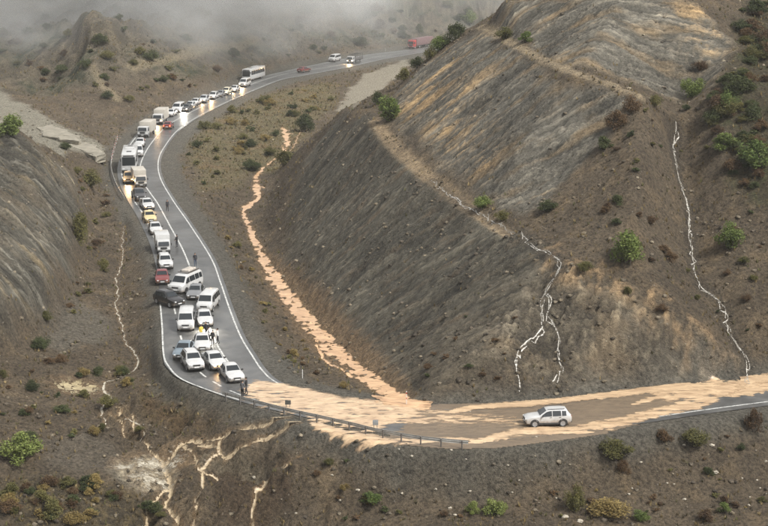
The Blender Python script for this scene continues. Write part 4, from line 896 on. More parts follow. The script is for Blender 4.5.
def make_lorry():
    l = []; xf = 7.4
    bm = bmesh.new(); box_bm(bm, xf-2.1, xf, -1.2, 1.2, .6, 3.2, .14)
    for v in bm.verts:
        if v.co.z > 1.7 and v.co.x > xf-.6: v.co.x -= .22*(v.co.z-1.7)/1.5
    proto_add(l, 'cab', bm2me('cab', bm, 40), 'paint')
    proto_add(l, 'windscreen', panel('windscreen', [(xf-.01, -1.05, 1.75), (xf-.01, 1.05, 1.75), (xf-.15, 1.0, 2.65), (xf-.15, -1.0, 2.65)], .03), M_GLASS)
    for sy in (1, -1):
        c = [(xf-.35, sy*1.206, 1.75), (xf-1.2, sy*1.206, 1.75), (xf-1.2, sy*1.206, 2.5), (xf-.45, sy*1.206, 2.5)]
        proto_add(l, 'side_window', panel('side_window', c if sy > 0 else c[::-1], .008), M_GLASS)
        proto_add(l, 'headlight', box_me('headlight', xf-.1, xf+.02, sy*.9-.2, sy*.9+.2, .78, 1.0, .03), M_LAMP); proto_add(l, 'mirror', box_me('mirror', xf-.3, xf-.12, sy*1.4-.09, sy*1.4+.09, 1.8, 2.5, .03), M_TRIM)
    proto_add(l, 'bumper', box_me('bumper', xf-.3, xf+.06, -1.2, 1.2, .4, .7, .05), M_TRIM); proto_add(l, 'grille', box_me('grille', xf-.1, xf+.016, -.7, .7, 1.05, 1.6, .03), M_TRIM)
    proto_add(l, 'chassis', box_me('chassis', -xf, xf-1.0, -.45, .45, .75, 1.0), M_TRIM)
    proto_add(l, 'trailer', box_me('trailer', -xf, xf-2.5, -1.25, 1.25, 1.02, 3.55, .12), principled('trailer_tarp', (.17, .10, .10), .5, noise=.15, nscale=.8))
    add_wheels(l, (xf-1.2, xf-4.6, -xf+2.2, -xf+3.6), 1.05, .5, .32, None, False); return l
def make_flatbed():
    l = make_boxtruck(M_TRIM, 2.3, 7.6, False); xf = 3.8
    k = proto_add(l, 'load_bed', box_me('load_bed', -xf, xf-1.9, -1.15, 1.15, .86, 1.05, .02), M_TRIM)
    for sy in (1, -1): proto_add(l, 'side_board', box_me('side_board', -xf, xf-1.9, sy*1.13-.03, sy*1.13+.03, 1.05, 1.75), principled('worn_boards', (.09, .085, .08), .7, noise=.3, nscale=2), k)
    for q in range(5): proto_add(l, 'stanchion', box_me('stanchion', -xf+.1+q*1.3, -xf+.2+q*1.3, -1.12, 1.12, 2.55, 2.63), M_TRIM, k)
    for q in range(5):
        for sy in (1, -1): proto_add(l, 'stanchion', box_me('stanchion', -xf+.1+q*1.3, -xf+.2+q*1.3, sy*1.1-.04, sy*1.1+.04, 1.75, 2.55), M_TRIM, k)
    return l
LEN = {'sedan': 4.5, 'suv': 4.4, 'van': 4.95, 'minibus': 4.95, 'pickup': 5.1, 'boxtruck': 6.4, 'whitebox': 6.0, 'bus': 11.2, 'lorry': 14.8, 'flatbed': 7.6}
PROTO.update(sedan=make_sedan(), suv=make_suv(), van=make_van(), minibus=make_minibus(), pickup=make_pickup(), boxtruck=make_boxtruck(principled('beige_tarp', (.40, .37, .32), .7, noise=.12, nscale=.9)), whitebox=make_boxtruck('paint', 2.55, 6.0), bus=make_bus(), lorry=make_lorry(), flatbed=make_flatbed())
def lane_heading(x, y):
    k = int(np.argmin(np.hypot(pc_[:, 0]-x, pc_[:, 1]-y))); k = min(max(k, 2), len(pc_)-3); d = pc_[k+2]-pc_[k-2]; return math.atan2(d[1], d[0])
SCALE = {}
def vehicle(kind, name, label, cat, px, col, dh=0.0, heading=None, lit=None, group='vehicles queued on the flooded road', anchor='front', scale=1.0):
    """px: photo point of the front bumper's foot (anchor front) or of the middle of the footprint (anchor mid)"""
    x, y, _ = P(*px); h = math.radians(heading) if heading is not None else lane_heading(x, y) + math.radians(dh)
    L = LEN[kind]*scale
    if anchor == 'front': x -= math.cos(h)*L/2; y -= math.sin(h)*L/2
    if heading is None and anchor == 'front':        # follow the bend with the middle of the vehicle
        h2 = lane_heading(x, y) + math.radians(dh); h = .5*h + .5*h2
    e = bpy.data.objects.new(name, None); COL.objects.link(e); e.location = (x, y, .004); e.rotation_euler = (0, 0, h); e.scale = (scale,)*3
    e.empty_display_size = .3; tag(e, label, cat, group)
    made = []
    for nm, me_, mat, par, loc in PROTO[kind]:
        o = bpy.data.objects.new(nm, me_); COL.objects.link(o); o.location = loc; o.parent = e if par < 0 else made[par]; made.append(o)
        m = None
        if mat == 'paint': m = paint(col)
        if lit and nm == 'headlight': m = M_LIT if lit in ('warm', 'white') else M_AMBER
        if lit == 'brake' and nm == 'tail_light': m = M_BRAKE
        if lit == 'brake' and nm == 'headlight': m = None
        if m is not None:
            o.material_slots[0].link = 'OBJECT'; o.material_slots[0].material = m
    if lit and lit != 'brake':
        zl = {'bus': .8, 'lorry': .9, 'boxtruck': .9, 'flatbed': .9}.get(kind, .75)
        ld = bpy.data.lights.new('headlamp_beam', 'SPOT'); ld.energy = {'warm': 700, 'white': 1000, 'amber': 300}[lit]; ld.color = (1, .62, .3) if lit != 'white' else (1, .93, .8)
        ld.spot_size = math.radians(150); ld.spot_blend = 1.0; ld.shadow_soft_size = .35
        lo = bpy.data.objects.new('headlamp_beam', ld); COL.objects.link(lo); lo.parent = e; lo.location = (LEN[kind]/2+.25, 0, zl); lo.rotation_euler = (0, -math.radians(82), 0)
    return e
V = vehicle
Q = 'vehicles queued on the flooded road'
V('suv', 'stranded_car', 'white off-road car stranded alone in orange mud across the road', 'car', (547, 424), 'white', heading=186, anchor='mid', group=None, scale=.98)
bpy.data.objects['stranded_car'].location.z = -.03
V('sedan', 'car', 'white saloon car at the very front of the queue, beside two people', 'car', (237.5, 384), 'white', heading=-70)
V('sedan', 'car', 'white saloon with lit lamps, second from the front of the queue', 'car', (220.5, 371.5), 'white', heading=-69, lit='amber')
V('suv', 'car', 'white off-road car at the dashed line, right of the blue-grey car', 'car', (197, 372.5), 'white', heading=-72)
V('sedan', 'car', 'blue-grey car parked in the lay-by left of the queue front', 'car', (180, 361), 'bluegrey', heading=-94)
V('sedan', 'car', 'white saloon car directly behind the small group of people', 'car', (202.5, 353), 'white', heading=-84)
V('van', 'van', 'white van in the left row, standing over the edge line behind the blue-grey car', 'van', (185.5, 332.5), 'white', heading=-86)
V('sedan', 'car', 'white car with lit lamps between two white vans', 'car', (206, 328), 'white', heading=-80, lit='white')
V('van', 'van', 'white van in the right row beside the solid centre line', 'van', (203.5, 313.5), 'white', heading=-97)
V('suv', 'car', 'black car standing across the lane in front of the minibus', 'car', (180, 308), 'black', heading=-48)
V('sedan', 'car', 'dark grey car squeezed between the minibus and the white van', 'car', (193, 301), 'grey', heading=-92)
V('minibus', 'minibus', 'white minibus with loaded roof rack standing askew in the lane', 'minibus', (175, 295), 'white', heading=-112, scale=1.1)
V('sedan', 'car', 'dark red car on the left edge of the lane beside the minibus', 'car', (162.5, 285.5), 'darkred', dh=-2)
V('suv', 'car', 'white off-road car following the white box van', 'car', (166.8, 270.5), 'white', dh=2)
V('whitebox', 'box_van', 'white box van with a person standing at its door', 'van', (164, 254.5), 'white', dh=0, scale=.86)
V('sedan', 'car', 'white saloon car between the yellow taxi and the white box van', 'car', (157, 235.5), 'white', dh=0)
V('sedan', 'taxi', 'yellow taxi in the queue, one person walking to its right', 'taxi', (151.3, 223.5), 'yellow', dh=2)
V('sedan', 'car', 'white car directly behind the yellow taxi', 'car', (149.5, 210.5), 'white', dh=4, lit='amber')
V('pickup', 'pickup', 'dark pickup with pale roof in front of the beige truck', 'pickup', (141.5, 202), 'dark', dh=2)
V('boxtruck', 'truck', 'beige covered truck beside the amber-lit car', 'truck', (141.5, 188), 'beige', dh=0, scale=.92)
V('pickup', 'service_car', 'orange service pickup with amber lights in front of the parked coach', 'pickup', (128.5, 184.5), 'orange', dh=-6, lit='amber')
V('bus', 'coach', 'white coach with dark windscreen parked on the left edge of the bend', 'bus', (129.5, 173.5), 'white', dh=-2)
V('van', 'van', 'white van half hidden behind the coach on the bend', 'van', (138.5, 157.5), 'white', dh=6)
V('sedan', 'car', 'white car between the half hidden van and the truck on the bend', 'car', (139.5, 147.5), 'white', dh=2)
V('boxtruck', 'truck', 'white truck behind the coach at the top of the bend', 'truck', (142.5, 138), 'white', dh=-8)
V('boxtruck', 'truck', 'truck with lit lamps opposite the dark red car', 'truck', (157.5, 125.0), 'white', dh=0, lit='amber')
V('sedan', 'car', 'dark red car with brake lights driving away in the free lane', 'car', (168.5, 128.2), 'darkred', dh=180, lit='brake', anchor='mid', group=None)
for k, (u, v, kind, c, lit, lb) in enumerate([(175.5,113,'van','white',None,'white van behind the truck with lit lamps in the far queue'),(184,112,'sedan','dark','white','dark car with bright white lamps glaring on the wet road'),
        (193,106,'sedan','white','amber','white car ahead of a reddish lit car in the far queue'),(201.5,103.5,'suv','silver','warm','silver car with warm lamps in the middle of the far queue'),(211,100,'suv','white','warm','white car with warm lamps in the middle of the far queue'),
        (224,95.5,'suv','cream','warm','cream car with warm lamps, third ahead of the far coach'),(232,92.5,'sedan','white','warm','small white lit car, second ahead of the far coach'),(242,87.5,'van','white','warm','white lit van right in front of the far coach'),(217.8,97.6,'sedan','grey',None,'grey unlit car between two lit cars in the far queue'),(187.8,109.2,'sedan','silver',None,'silver unlit car just behind the dark car with bright lamps'),(168.5,117.2,'sedan','white',None,'white car right behind the truck with lit lamps')]):
    V(kind, 'van' if kind == 'van' else 'car', lb, 'van' if kind == 'van' else 'car', (u, v), c, lit=lit)
V('bus', 'coach', 'white coach at the end of the far queue with dark windscreen', 'bus', (246.5, 81.5), 'white', dh=-2, scale=.92)
V('van', 'van', 'white van alone on the far stretch of road', 'van', (331, 62.2), 'white', dh=0, group=None)
V('flatbed', 'truck', 'flatbed truck with lit lamps on the far stretch of road', 'truck', (349.5, 63.8), 'white', dh=0, lit='warm', group=None, scale=.9)
V('lorry', 'lorry', 'red lorry with grey trailer at the far end of the road', 'lorry', (410.5, 49.0), 'red', dh=0, group=None, scale=.82)
V('sedan', 'car', 'small dark red car on the far road, right of the far coach', 'car', (304, 72), 'darkred', dh=180, group=None, anchor='mid')

# broken pale slabs behind the left hill
M_SLAB = principled('old_concrete', lin(132, 126, 112), .85, noise=.3, nscale=.7, bump=.15)
def slab(label, px, z, thick):
    pts = [P(u, v, z) for u, v in px]; cx_ = sum(p[0] for p in pts)/len(pts); cy_ = sum(p[1] for p in pts)/len(pts)
    bm = bmesh.new(); top = [bm.verts.new((p[0]-cx_, p[1]-cy_, 0)) for p in pts]; f = bm.faces.new(top)
    if f.normal.z < 0: bmesh.ops.reverse_faces(bm, faces=[f])
    r = bmesh.ops.extrude_face_region(bm, geom=[f]); 
    for q in r['geom']:
        if isinstance(q, bmesh.types.BMVert): q.co.z -= thick; q.co.x *= .97; q.co.y *= .97
    bmesh.ops.recalc_face_normals(bm, faces=bm.faces); bmesh.ops.bevel(bm, geom=list(bm.edges), offset=.12, segments=1, affect='EDGES'); bmesh.ops.triangulate(bm, faces=bm.faces); bmesh.ops.subdivide_edges(bm, edges=list(bm.edges), cuts=3)
    for q in bm.verts: q.co += Vector((.35*math.sin(q.co.y*2.1+q.co.x), .35*math.cos(q.co.x*1.7), .16*math.sin(q.co.x*2.3)*math.cos(q.co.y*1.9)))
    o = link('concrete_slab', bm2me('concrete_slab', bm), M_SLAB); o.location = (cx_, cy_, z); return tag(o, label, 'slab')
slab('broken pale concrete slab behind the left hill, upper one', [(38,127),(52,125),(66,130),(79,136),(81,141),(62,139),(44,135)], 2.85, .9)
slab('broken pale concrete slab with dark undercut edge beside the bend', [(66,146),(74,141),(90,143),(100,148),(106,154),(97,156),(84,151)], 2.15, 1.5)

# ------------------------------------------------------------------ roadside furniture
M_STEEL = principled('galvanised_steel', (.40, .39, .36), .55, .2, noise=.25, nscale=1.5)
M_RUST = principled('weathered_post', (.12, .11, .10), .7, noise=.3, nscale=4)
def rail(label, px, z0=0.0, post_step=2.0, group=None, wave=0.0):
    p = smooth_path([P(u, v, z0) for u, v in px], .5); s = np.concatenate([[0], np.cumsum(np.hypot(*np.diff(p[:, :2], axis=0).T))])
    c0 = p[len(p)//2].copy(); c0[2] = 0
    e = tag(bpy.data.objects.new('guard_rail', None), label, 'guard rail', group); COL.objects.link(e); e.location = c0
    prof = [(.0, .42), (.05, .46), (.05, .51), (.0, .555), (.0, .595), (.05, .64), (.05, .69), (.0, .73)]
    t = np.gradient(p[:, :2], axis=0); t /= np.linalg.norm(t, axis=1)[:, None]; nrm = np.stack([-t[:, 1], t[:, 0]], 1)
    n = len(p); K = len(prof); v = []
    zw = wave*fbm(s/5, s*0, 2, 4)
    for i in range(n):
        for o_, z in prof: v.append((p[i, 0]+nrm[i, 0]*o_-c0[0], p[i, 1]+nrm[i, 1]*o_-c0[1], z0+z+zw[i]))
    f = [(i*K+k, (i+1)*K+k, (i+1)*K+k+1, i*K+k+1) for i in range(n-1) for k in range(K-1)]
    me_ = poly_me('rail_beam', v, f); o = link('rail_beam', me_, M_STEEL, e)
    sm = o.modifiers.new('thick', 'SOLIDIFY'); sm.thickness = .02
    pm_ = box_me('post', -.05, .05, -.06, .06, -.5, .74); pm_.materials.append(M_RUST)
    for d in np.arange(.6, s[-1], post_step):
        x, y = np.interp(d, s, p[:, 0]), np.interp(d, s, p[:, 1]); i = min(int(d/.5), n-1)
        q = bpy.data.objects.new('post', pm_); COL.objects.link(q); q.parent = e; q.location = (x-c0[0]-nrm[i, 0]*.09, y-c0[1]-nrm[i, 1]*.09, z0+np.interp(d, s, zw)); q.rotation_euler = (0, 0, math.atan2(t[i, 1], t[i, 0]))
    return e
rail('long steel guard rail along the outer edge of the muddy curve', [(222,398.5),(245,404.5),(285,415),(316,421.5),(350,429.5),(377,436),(400,440.5),(423,444),(445,446.5),(468,448.5)], 0.0, 1.9, wave=.05)
rail('short steel guard rail beside the parked coach on the bend', [(111.5,160),(111,170),(114,182),(119,193),(124,201)], 0.0, 2.0)
M_RED = principled('red_paint', (.42, .06, .04), .5, noise=.2, nscale=6); M_WHITE = principled('white_plastic', (.62, .61, .58), .5, noise=.1, nscale=6)
def marker_post(label, px, h=1.0, red=True, group=None, name='marker_post', z=None):
    x, y, _ = P(*px) if z is None else P(px[0], px[1], z)
    zz = float(bil(ZT, x, y)); e = tag(bpy.data.objects.new(name, None), label, 'marker post', group); COL.objects.link(e); e.location = (x, y, zz)
    bm = bmesh.new(); box_bm(bm, -.035, .035, -.06, .06, -.3, h, .015); link('post', bm2me('post', bm), M_WHITE, e)
    if red:
        for k in range(2): link('reflector_band', box_me('reflector_band', -.04, .04, -.065, .065, h*(.92-.38*k)-.16, h*(.92-.38*k)), M_RED, e)
    return e
marker_post('red and white marker post standing where the orange torrent meets the road', (406.5, 404), 1.35)
marker_post('white marker post on the inner bank of the road curve', (302.5, 377), .9, False)
marker_post('white roadside post on the far road, left of the red lorry', (385.5, 51), 1.1, False)
for k, (u, v) in enumerate([(117.5,139),(116.2,142.5),(115,146),(114,149.5),(113,153),(112.2,156.5),(111.6,160)]):
    marker_post('red and white striped post in the row beside the coach', (u, v+3), 1.05, True, 'striped posts beside the coach', 'striped_post')
def board(name, label, px, w, h, z0, mat, cat):
    x, y, _ = P(*px); e = tag(bpy.data.objects.new(name, None), label, cat); COL.objects.link(e); e.location = (x, y, 0)
    link('panel', box_me('panel', -w/2, w/2, -.02, .02, z0, z0+h, .01), mat, e)
    for sx in (-.3, .3): link('post', box_me('post', sx*w-.025, sx*w+.025, .025, .075, -.4, z0+h-.05), M_RUST, e)
    return e
board('road_sign', 'small dark board standing in the mud behind the guard rail', (288, 407.5), .55, .42, .3, principled('dark_board', (.06, .06, .055), .6, noise=.3, nscale=5), 'sign')
board('road_sign', 'grey square board above the right part of the guard rail', (375.5, 433), .5, .5, .75, principled('grey_board', (.26, .27, .27), .5, noise=.2, nscale=5), 'sign')

# ------------------------------------------------------------------ people
M_SKIN = principled('skin', (.36, .22, .15), .6, noise=.1, nscale=8); M_HAIR = principled('dark_hair', (.02, .016, .013), .7, noise=.3, nscale=30)
def cloth(name, c): return principled('cloth_'+name, c, .85, noise=.2, nscale=9, bump=.01)
def person_mesh(walk=0.0, arms=0.0, lean=0.0):
    V_, E_, R_ = [], [], []
    def v(p, r, par=None):
        V_.append(p); R_.append(r)
        if par is not None: E_.append((par, len(V_)-1))
        return len(V_)-1
    pel = v((0, 0, .96), .135); sp = v((lean*.3, 0, 1.18), .135, pel); ch = v((lean*.6, 0, 1.38), .15, sp); nk = v((lean*.8, 0, 1.52), .058, ch); hd = v((lean+.015, 0, 1.61), .088, nk); tp = v((lean+.02, 0, 1.71), .075, hd)
    v((lean+.105, 0, 1.625), .018, hd)                                        # nose
    for s in (1, -1):
        w = walk*s
        sh = v((lean*.6, .17*s, 1.42), .068, ch); el = v((lean*.6-w*.25+arms*.1, .23*s, 1.14), .05, sh); wr = v((lean*.6-w*.3+.08+arms*.28, .22*s-.06*s*arms, .92+arms*.22), .034, el)
        pa = v((V_[wr][0]+.03+arms*.05, V_[wr][1], V_[wr][2]-.075+arms*.06), .03, wr)
        px_, py_, pz_ = V_[pa]
        for k, ln in enumerate((.075, .085, .08, .062)):
            a = v((px_+.022*(k-1.5), py_, pz_-.045), .009, pa); v((px_+.022*(k-1.5)+.012, py_-.008*s, pz_-.045-ln*.75), .008, a)
        th = v((px_+.045, py_-.01*s, pz_+.005), .010, wr); v((px_+.062, py_-.016*s, pz_-.04), .009, th)
        hp = v((0, .09*s, .9), .10, pel); kn = v((.03+w*.3, .10*s, .5), .066, hp); an = v((w*.62-.02, .105*s, .1 + (.05 if w < 0 else 0)), .046, kn); v((w*.62+.15, .125*s, .045), .042, an)
    me = bpy.data.meshes.new('person_body'); me.from_pydata(V_, E_, []); me.update()
    o = bpy.data.objects.new('tmp', me); COL.objects.link(o)
    m = o.modifiers.new('skin', 'SKIN'); m.use_smooth_shade = True
    for k, r in enumerate(R_): me.skin_vertices[0].data[k].radius = (r, r); me.skin_vertices[0].data[k].use_root = (k == 0)
    ss = o.modifiers.new('sub', 'SUBSURF'); ss.levels = 1; ss.render_levels = 1
    dg = bpy.context.evaluated_depsgraph_get(); out = bpy.data.meshes.new_from_object(o.evaluated_get(dg)); bpy.data.objects.remove(o)
    out.materials.clear()
    for mm in (M_SKIN, M_SKIN, M_SKIN, M_TRIM): out.materials.append(mm)
    for p in out.polygons:
        x, y, z = p.center
        p.material_index = 0 if (z > 1.5 or (abs(y) > .15 and z < .9+arms*.22 and z > .6 and x > -.2)) else 1 if z > .93 else 2 if z > .12 else 3
        if z < .9 and z > .55 and abs(y) < .19 : p.material_index = 2
    return out
PM = [person_mesh(.32, 0, .03), person_mesh(.05, .5, .0), person_mesh(-.22, .1, .04)]
hb = bmesh.new(); bmesh.ops.create_icosphere(hb, subdivisions=2, radius=.105)
for q in list(hb.verts):
    if q.co.z < -.03 and q.co.x > -.02: hb.verts.remove(q)
for q in hb.verts: q.co.z *= 1.05
HAIR = bm2me('hair', hb, 60); HAIR.materials.append(M_HAIR)
def person(label, px, heading, var, jacket, trousers, h=1.0):
    x, y, _ = P(*px); e = tag(bpy.data.objects.new('person', None), label, 'person', 'people on the road'); COL.objects.link(e); e.location = (x, y, .0); e.rotation_euler = (0, 0, math.radians(heading)); e.scale = (h,)*3
    o = bpy.data.objects.new('body', PM[var]); COL.objects.link(o); o.parent = e
    for k, m in ((1, jacket), (2, trousers)): o.material_slots[k].link = 'OBJECT'; o.material_slots[k].material = m
    hr = bpy.data.objects.new('hair', HAIR); COL.objects.link(hr); hr.parent = e; hr.location = (.0, 0, 1.66)
    return e
DK, BK, GR, YL, WH, BL_ = cloth('dark', (.03, .03, .035)), cloth('black', (.015, .015, .016)), cloth('grey', (.12, .12, .125)), cloth('yellow', (.62, .46, .08)), cloth('white', (.6, .6, .58)), cloth('blue', (.04, .06, .10))
person('person in dark clothes walking on the road beside the yellow taxi', (167.5, 211.5), -75, 0, DK, BK, 1.04)
person('person in black standing at the door of the white box van', (177, 247.5), 150, 1, BK, DK, 1.04)
person('person in dark clothes alone in the middle of the free lane', (195.3, 266.5), -80, 2, DK, BL_, 1.04)
person('person in dark jacket in front of the first white saloon car', (242.5, 398), 60, 1, GR, BK, 1.04)
person('person in black behind another, at the bumper of the first saloon car', (246.5, 394.5), 170, 2, BK, DK, 1.02)
person('person in yellow jacket among the group between the cars', (201.3, 340), -60, 1, YL, DK, 1.0)
person('person in dark clothes behind the yellow jacket', (206.2, 337), -120, 0, DK, BK, 1.0)
person('person in black right of the white saloon car', (212.8, 346), -100, 1, BK, BK, 1.02)
person('person in white top at the right end of the group', (218, 344), 180, 2, WH, DK, 1.02)
person('person in white shirt leaning towards the group', (208.8, 342), 20, 1, WH, BL_, .98)

# ------------------------------------------------------------------ vegetation
def leaf_mat(name, c1, c2):
    m = bpy.data.materials.new(name); t, ns, L = nodes_of(m); out = N(t, 'OutputMaterial'); b = N(t, 'BsdfPrincipled'); b.inputs['Roughness'].default_value = .75; b.inputs['Specular IOR Level'].default_value = .2
    geo = N(t, 'NewGeometry'); n = N(t, 'TexNoise', i_Scale=2.2, i_Detail=3.0); L.new(geo.outputs['Position'], n.inputs['Vector'])
    oi = N(t, 'ObjectInfo'); ad = N(t, 'Math', operation='MULTIPLY_ADD'); L.new(oi.outputs['Random'], ad.inputs[0]); ad.inputs[1].default_value = .35; L.new(n.outputs['Fac'], ad.inputs[2])
    r = N(t, 'MapRange'); r.inputs['From Min'].default_value = .4; r.inputs['From Max'].default_value = .95; L.new(ad.outputs[0], r.inputs['Value'])
    mx = N(t, 'Mix', data_type='RGBA'); L.new(r.outputs[0], mx.inputs['Factor']); mx.inputs['A'].default_value = (*c1, 1); mx.inputs['B'].default_value = (*c2, 1); L.new(mx.outputs['Result'], b.inputs['Base Color'])
    tr = N(t, 'BsdfTranslucent'); L.new(mx.outputs['Result'], tr.inputs['Color']); ms = N(t, 'MixShader'); ms.inputs['Fac'].default_value = .25; L.new(b.outputs[0], ms.inputs[1]); L.new(tr.outputs[0], ms.inputs[2])
    L.new(ms.outputs[0], out.inputs['Surface']); MATS[name] = m; return m
LEAF = {'green': leaf_mat('leaf_green', lin(76, 92, 48), lin(122, 134, 74)), 'bright': leaf_mat('leaf_bright', lin(86, 101, 50), lin(130, 138, 78)), 'dark': leaf_mat('leaf_dark', lin(50, 58, 36), lin(86, 92, 58)),
        'olive': leaf_mat('leaf_olive', lin(76, 76, 44), lin(118, 112, 68)), 'brown': leaf_mat('leaf_brown', lin(74, 58, 44), lin(112, 90, 64)), 'tan': leaf_mat('leaf_tan', lin(112, 96, 58), lin(150, 132, 84))}
M_BARK = principled('bark', (.06, .045, .035), .85, noise=.3, nscale=10, bump=.01)
def bush_mesh(seed, n=900, leaf=.085, clumps=14, upright=0.0):
    r = np.random.default_rng(seed); cl = []
    for k in range(clumps):
        a = r.uniform(0, 2*PI); rad = r.uniform(.0, .36); h = r.uniform(.2, .82)
        cl.append((rad*math.cos(a), rad*math.sin(a), h*(1-.35*rad/.36), r.uniform(.12, .24)))
    P0 = np.zeros((n, 3))
    for i in range(n):
        c = cl[r.integers(clumps)]; d = r.normal(size=3); d /= np.linalg.norm(d); rr = c[3]*r.uniform(.35, 1.05)
        P0[i] = (c[0]+d[0]*rr, c[1]+d[1]*rr, max(.02, c[2]+d[2]*rr*(1+upright)))
    A = r.normal(size=(n, 3)); A[:, 2] = np.abs(A[:, 2])*(.6+upright); A /= np.linalg.norm(A, axis=1)[:, None]; B = np.cross(A, r.normal(size=(n, 3))); B /= np.linalg.norm(B, axis=1)[:, None]
    s = leaf*r.uniform(.6, 1.4, (n, 1)); q = np.stack([P0-A*s*.6, P0+B*s*.4, P0+A*s*.8, P0-B*s*.4], 1).reshape(-1, 3)
    me = bpy.data.meshes.new('foliage'); me.vertices.add(n*4); me.vertices.foreach_set('co', q.astype(np.float32).ravel()); me.loops.add(n*4); me.loops.foreach_set('vertex_index', np.arange(n*4, dtype=np.int32)); me.polygons.add(n); me.polygons.foreach_set('loop_start', np.arange(0, n*4, 4, dtype=np.int32)); me.update(calc_edges=True)
    me.materials.append(LEAF['green'])
    bm = bmesh.new()
    for c in cl[:6]:
        a = Vector((0, 0, -.12)); b = Vector(c[:3]); d = (b-a); m_ = Matrix.Translation((a+b)/2) @ d.to_track_quat('Z', 'Y').to_matrix().to_4x4()
        bmesh.ops.create_cone(bm, cap_ends=False, segments=5, radius1=.025, radius2=.008, depth=d.length, matrix=m_)
    st = bm2me('stem', bm, 60); st.materials.append(M_BARK); return me, st
BM = [bush_mesh(s, 3400, .04, 22) for s in range(3)] + [bush_mesh(s+20, 3000, .043, 16) for s in range(3)] + [bush_mesh(s+40, 3200, .041, 20, .5) for s in range(3)] + [bush_mesh(s+60, 260, .15, 9) for s in range(4)]
BUSHN = [0]
def bush(name, label, u, v, wpx, hpx, col, group=None, var=None, xyz=None):
    if xyz is None: x, y, z = at(u, v, ZT)
    else: x, y, z = xyz
    dep = y*CP + (HC-z)*SP; s = FPX/dep; BUSHN[0] += 1
    vi = (BUSHN[0]*7 % 9) if var is None else var
    w, h = wpx/s, hpx/s*1.05
    e = tag(bpy.data.objects.new(name, None), label, 'bush' if 'tree' not in name else 'tree', group); COL.objects.link(e); e.location = (x, y, z-.05*h); e.rotation_euler = (0, 0, BUSHN[0]*2.39); e.scale = (w*1.25, w*1.25, h)
    for nm, me_ in zip(('foliage', 'stem') if 'tree' not in name else ('crown', 'trunk'), BM[vi]):
        o = bpy.data.objects.new(nm, me_); COL.objects.link(o); o.parent = e
        if nm in ('foliage', 'crown'): o.material_slots[0].link = 'OBJECT'; o.material_slots[0].material = LEAF[col]
    return e
for u, v, w, h, c, lb in [
    (630,263,40,36,'bright','large round light green bush in the middle of the right hillside'),(730,250,26,32,'green','tall green bush right of the white rivulet on the hillside'),(391,120,30,30,'green','green bush on the spur ridge where the path begins'),
    (755,168,36,36,'green','big green bush at the right edge high on the slope'),(727,110,22,20,'green','round green bush above the big bush at the right edge'),(692,96,24,24,'green','green bush at the right end of the upper bench'),(724,150,28,20,'green','low green bush left of the big bush at the right edge'),
    (483,208,19,15,'green','small green bush beside the path on the spur'),(501,220,14,12,'olive','second small bush just below the green one on the path'),(80,243,20,36,'olive','tall narrow green bush at the foot of the left rock face'),(91,188,22,22,'olive','olive bush above the narrow green bush left of the road'),
    (10,135,30,26,'green','green bush on the crest at the left edge'),(22,460,38,36,'bright','bright green bush at the left edge of the lower valley'),(575,510,20,28,'olive','upright young tree-like bush below the stranded car'),(497,514,24,20,'bright','bright green bush on the lower verge below the stranded car'),
    (473,514,15,15,'bright','small bright bush left of the bright one on the lower verge'),(371,502,22,13,'green','low green bush on the lower verge beside pale rubble'),(617,458,32,24,'olive','spreading olive scrub on the slope right of the stranded car'),(623,473,14,15,'brown','small brown scrub just under the spreading olive one'),
    (694,446,28,20,'olive','olive scrub with bare twigs below the right road edge'),(664,442,18,16,'brown','brown scrub left of the olive scrub below the right road edge'),(753,430,16,28,'brown','tall brown shrub at the right road edge'),(609,514,42,17,'tan','wide tan and green scrub on the lower verge'),
    (640,519,18,12,'green','small green plant right of the wide tan scrub'),(724,512,14,12,'green','small dark green plant at the lower right'),(706,520,16,14,'brown','brown plant at the lower right verge'),(440,50,22,18,'green','dark green bush on the skyline of the spur, lower one'),
    (456,39,20,18,'dark','dark bush on the skyline of the spur, middle one'),(470,25,16,16,'green','green bush on the skyline of the spur, upper one'),(404,80,15,16,'olive','olive bush beside the pale track on the spur skyline'),(418,68,14,14,'dark','dark bush right of the olive one on the spur skyline'),(430,59,14,14,'olive','olive bush between dark bushes on the spur skyline'),
    (506,38,24,14,'olive','low olive bush at the left end of the upper bench'),(526,42,16,12,'green','green bush next to the left end of the upper bench'),(378,104,14,16,'dark','dark bush at the tip of the pale track'),(305,132,18,24,'dark','dark green bush in the valley beside the pale track'),
    (284,166,20,18,'olive','olive bush beside the bend of the orange torrent'),(250,170,16,12,'dark','dark bush left of the bend of the orange torrent'),(419,33,8,12,'dark','small dark tree behind the red lorry'),(616,128,22,22,'brown','reddish brown scrub at the right end of the upper rock face'),
    (632,112,20,18,'brown','brown scrub near the end of the upper bench'),(655,105,16,14,'olive','olive scrub right of the end of the upper bench'),(604,150,18,16,'dark','dark scrub below the reddish brown scrub'),(585,270,16,11,'olive','olive scrub left under the large round bush'),(662,312,12,11,'brown','dark brown tussock on the brow above the cliff'),
    (628,295,10,10,'olive','little green tussock above the cliff'),(548,212,20,14,'dark','dark scrub right of the path'),(66,150,14,10,'dark','dark bush by the pale terrace'),(46,320,14,12,'olive','small olive bush at the foot of the left hill'),(40,348,22,13,'dark','dark low scrub left of the grey flat'),(700,70,16,12,'brown','brown scrub right of the top rock face')]:
    bush('small_tree' if 'small dark tree' in lb else 'bush', lb, u, v, w, h, c)
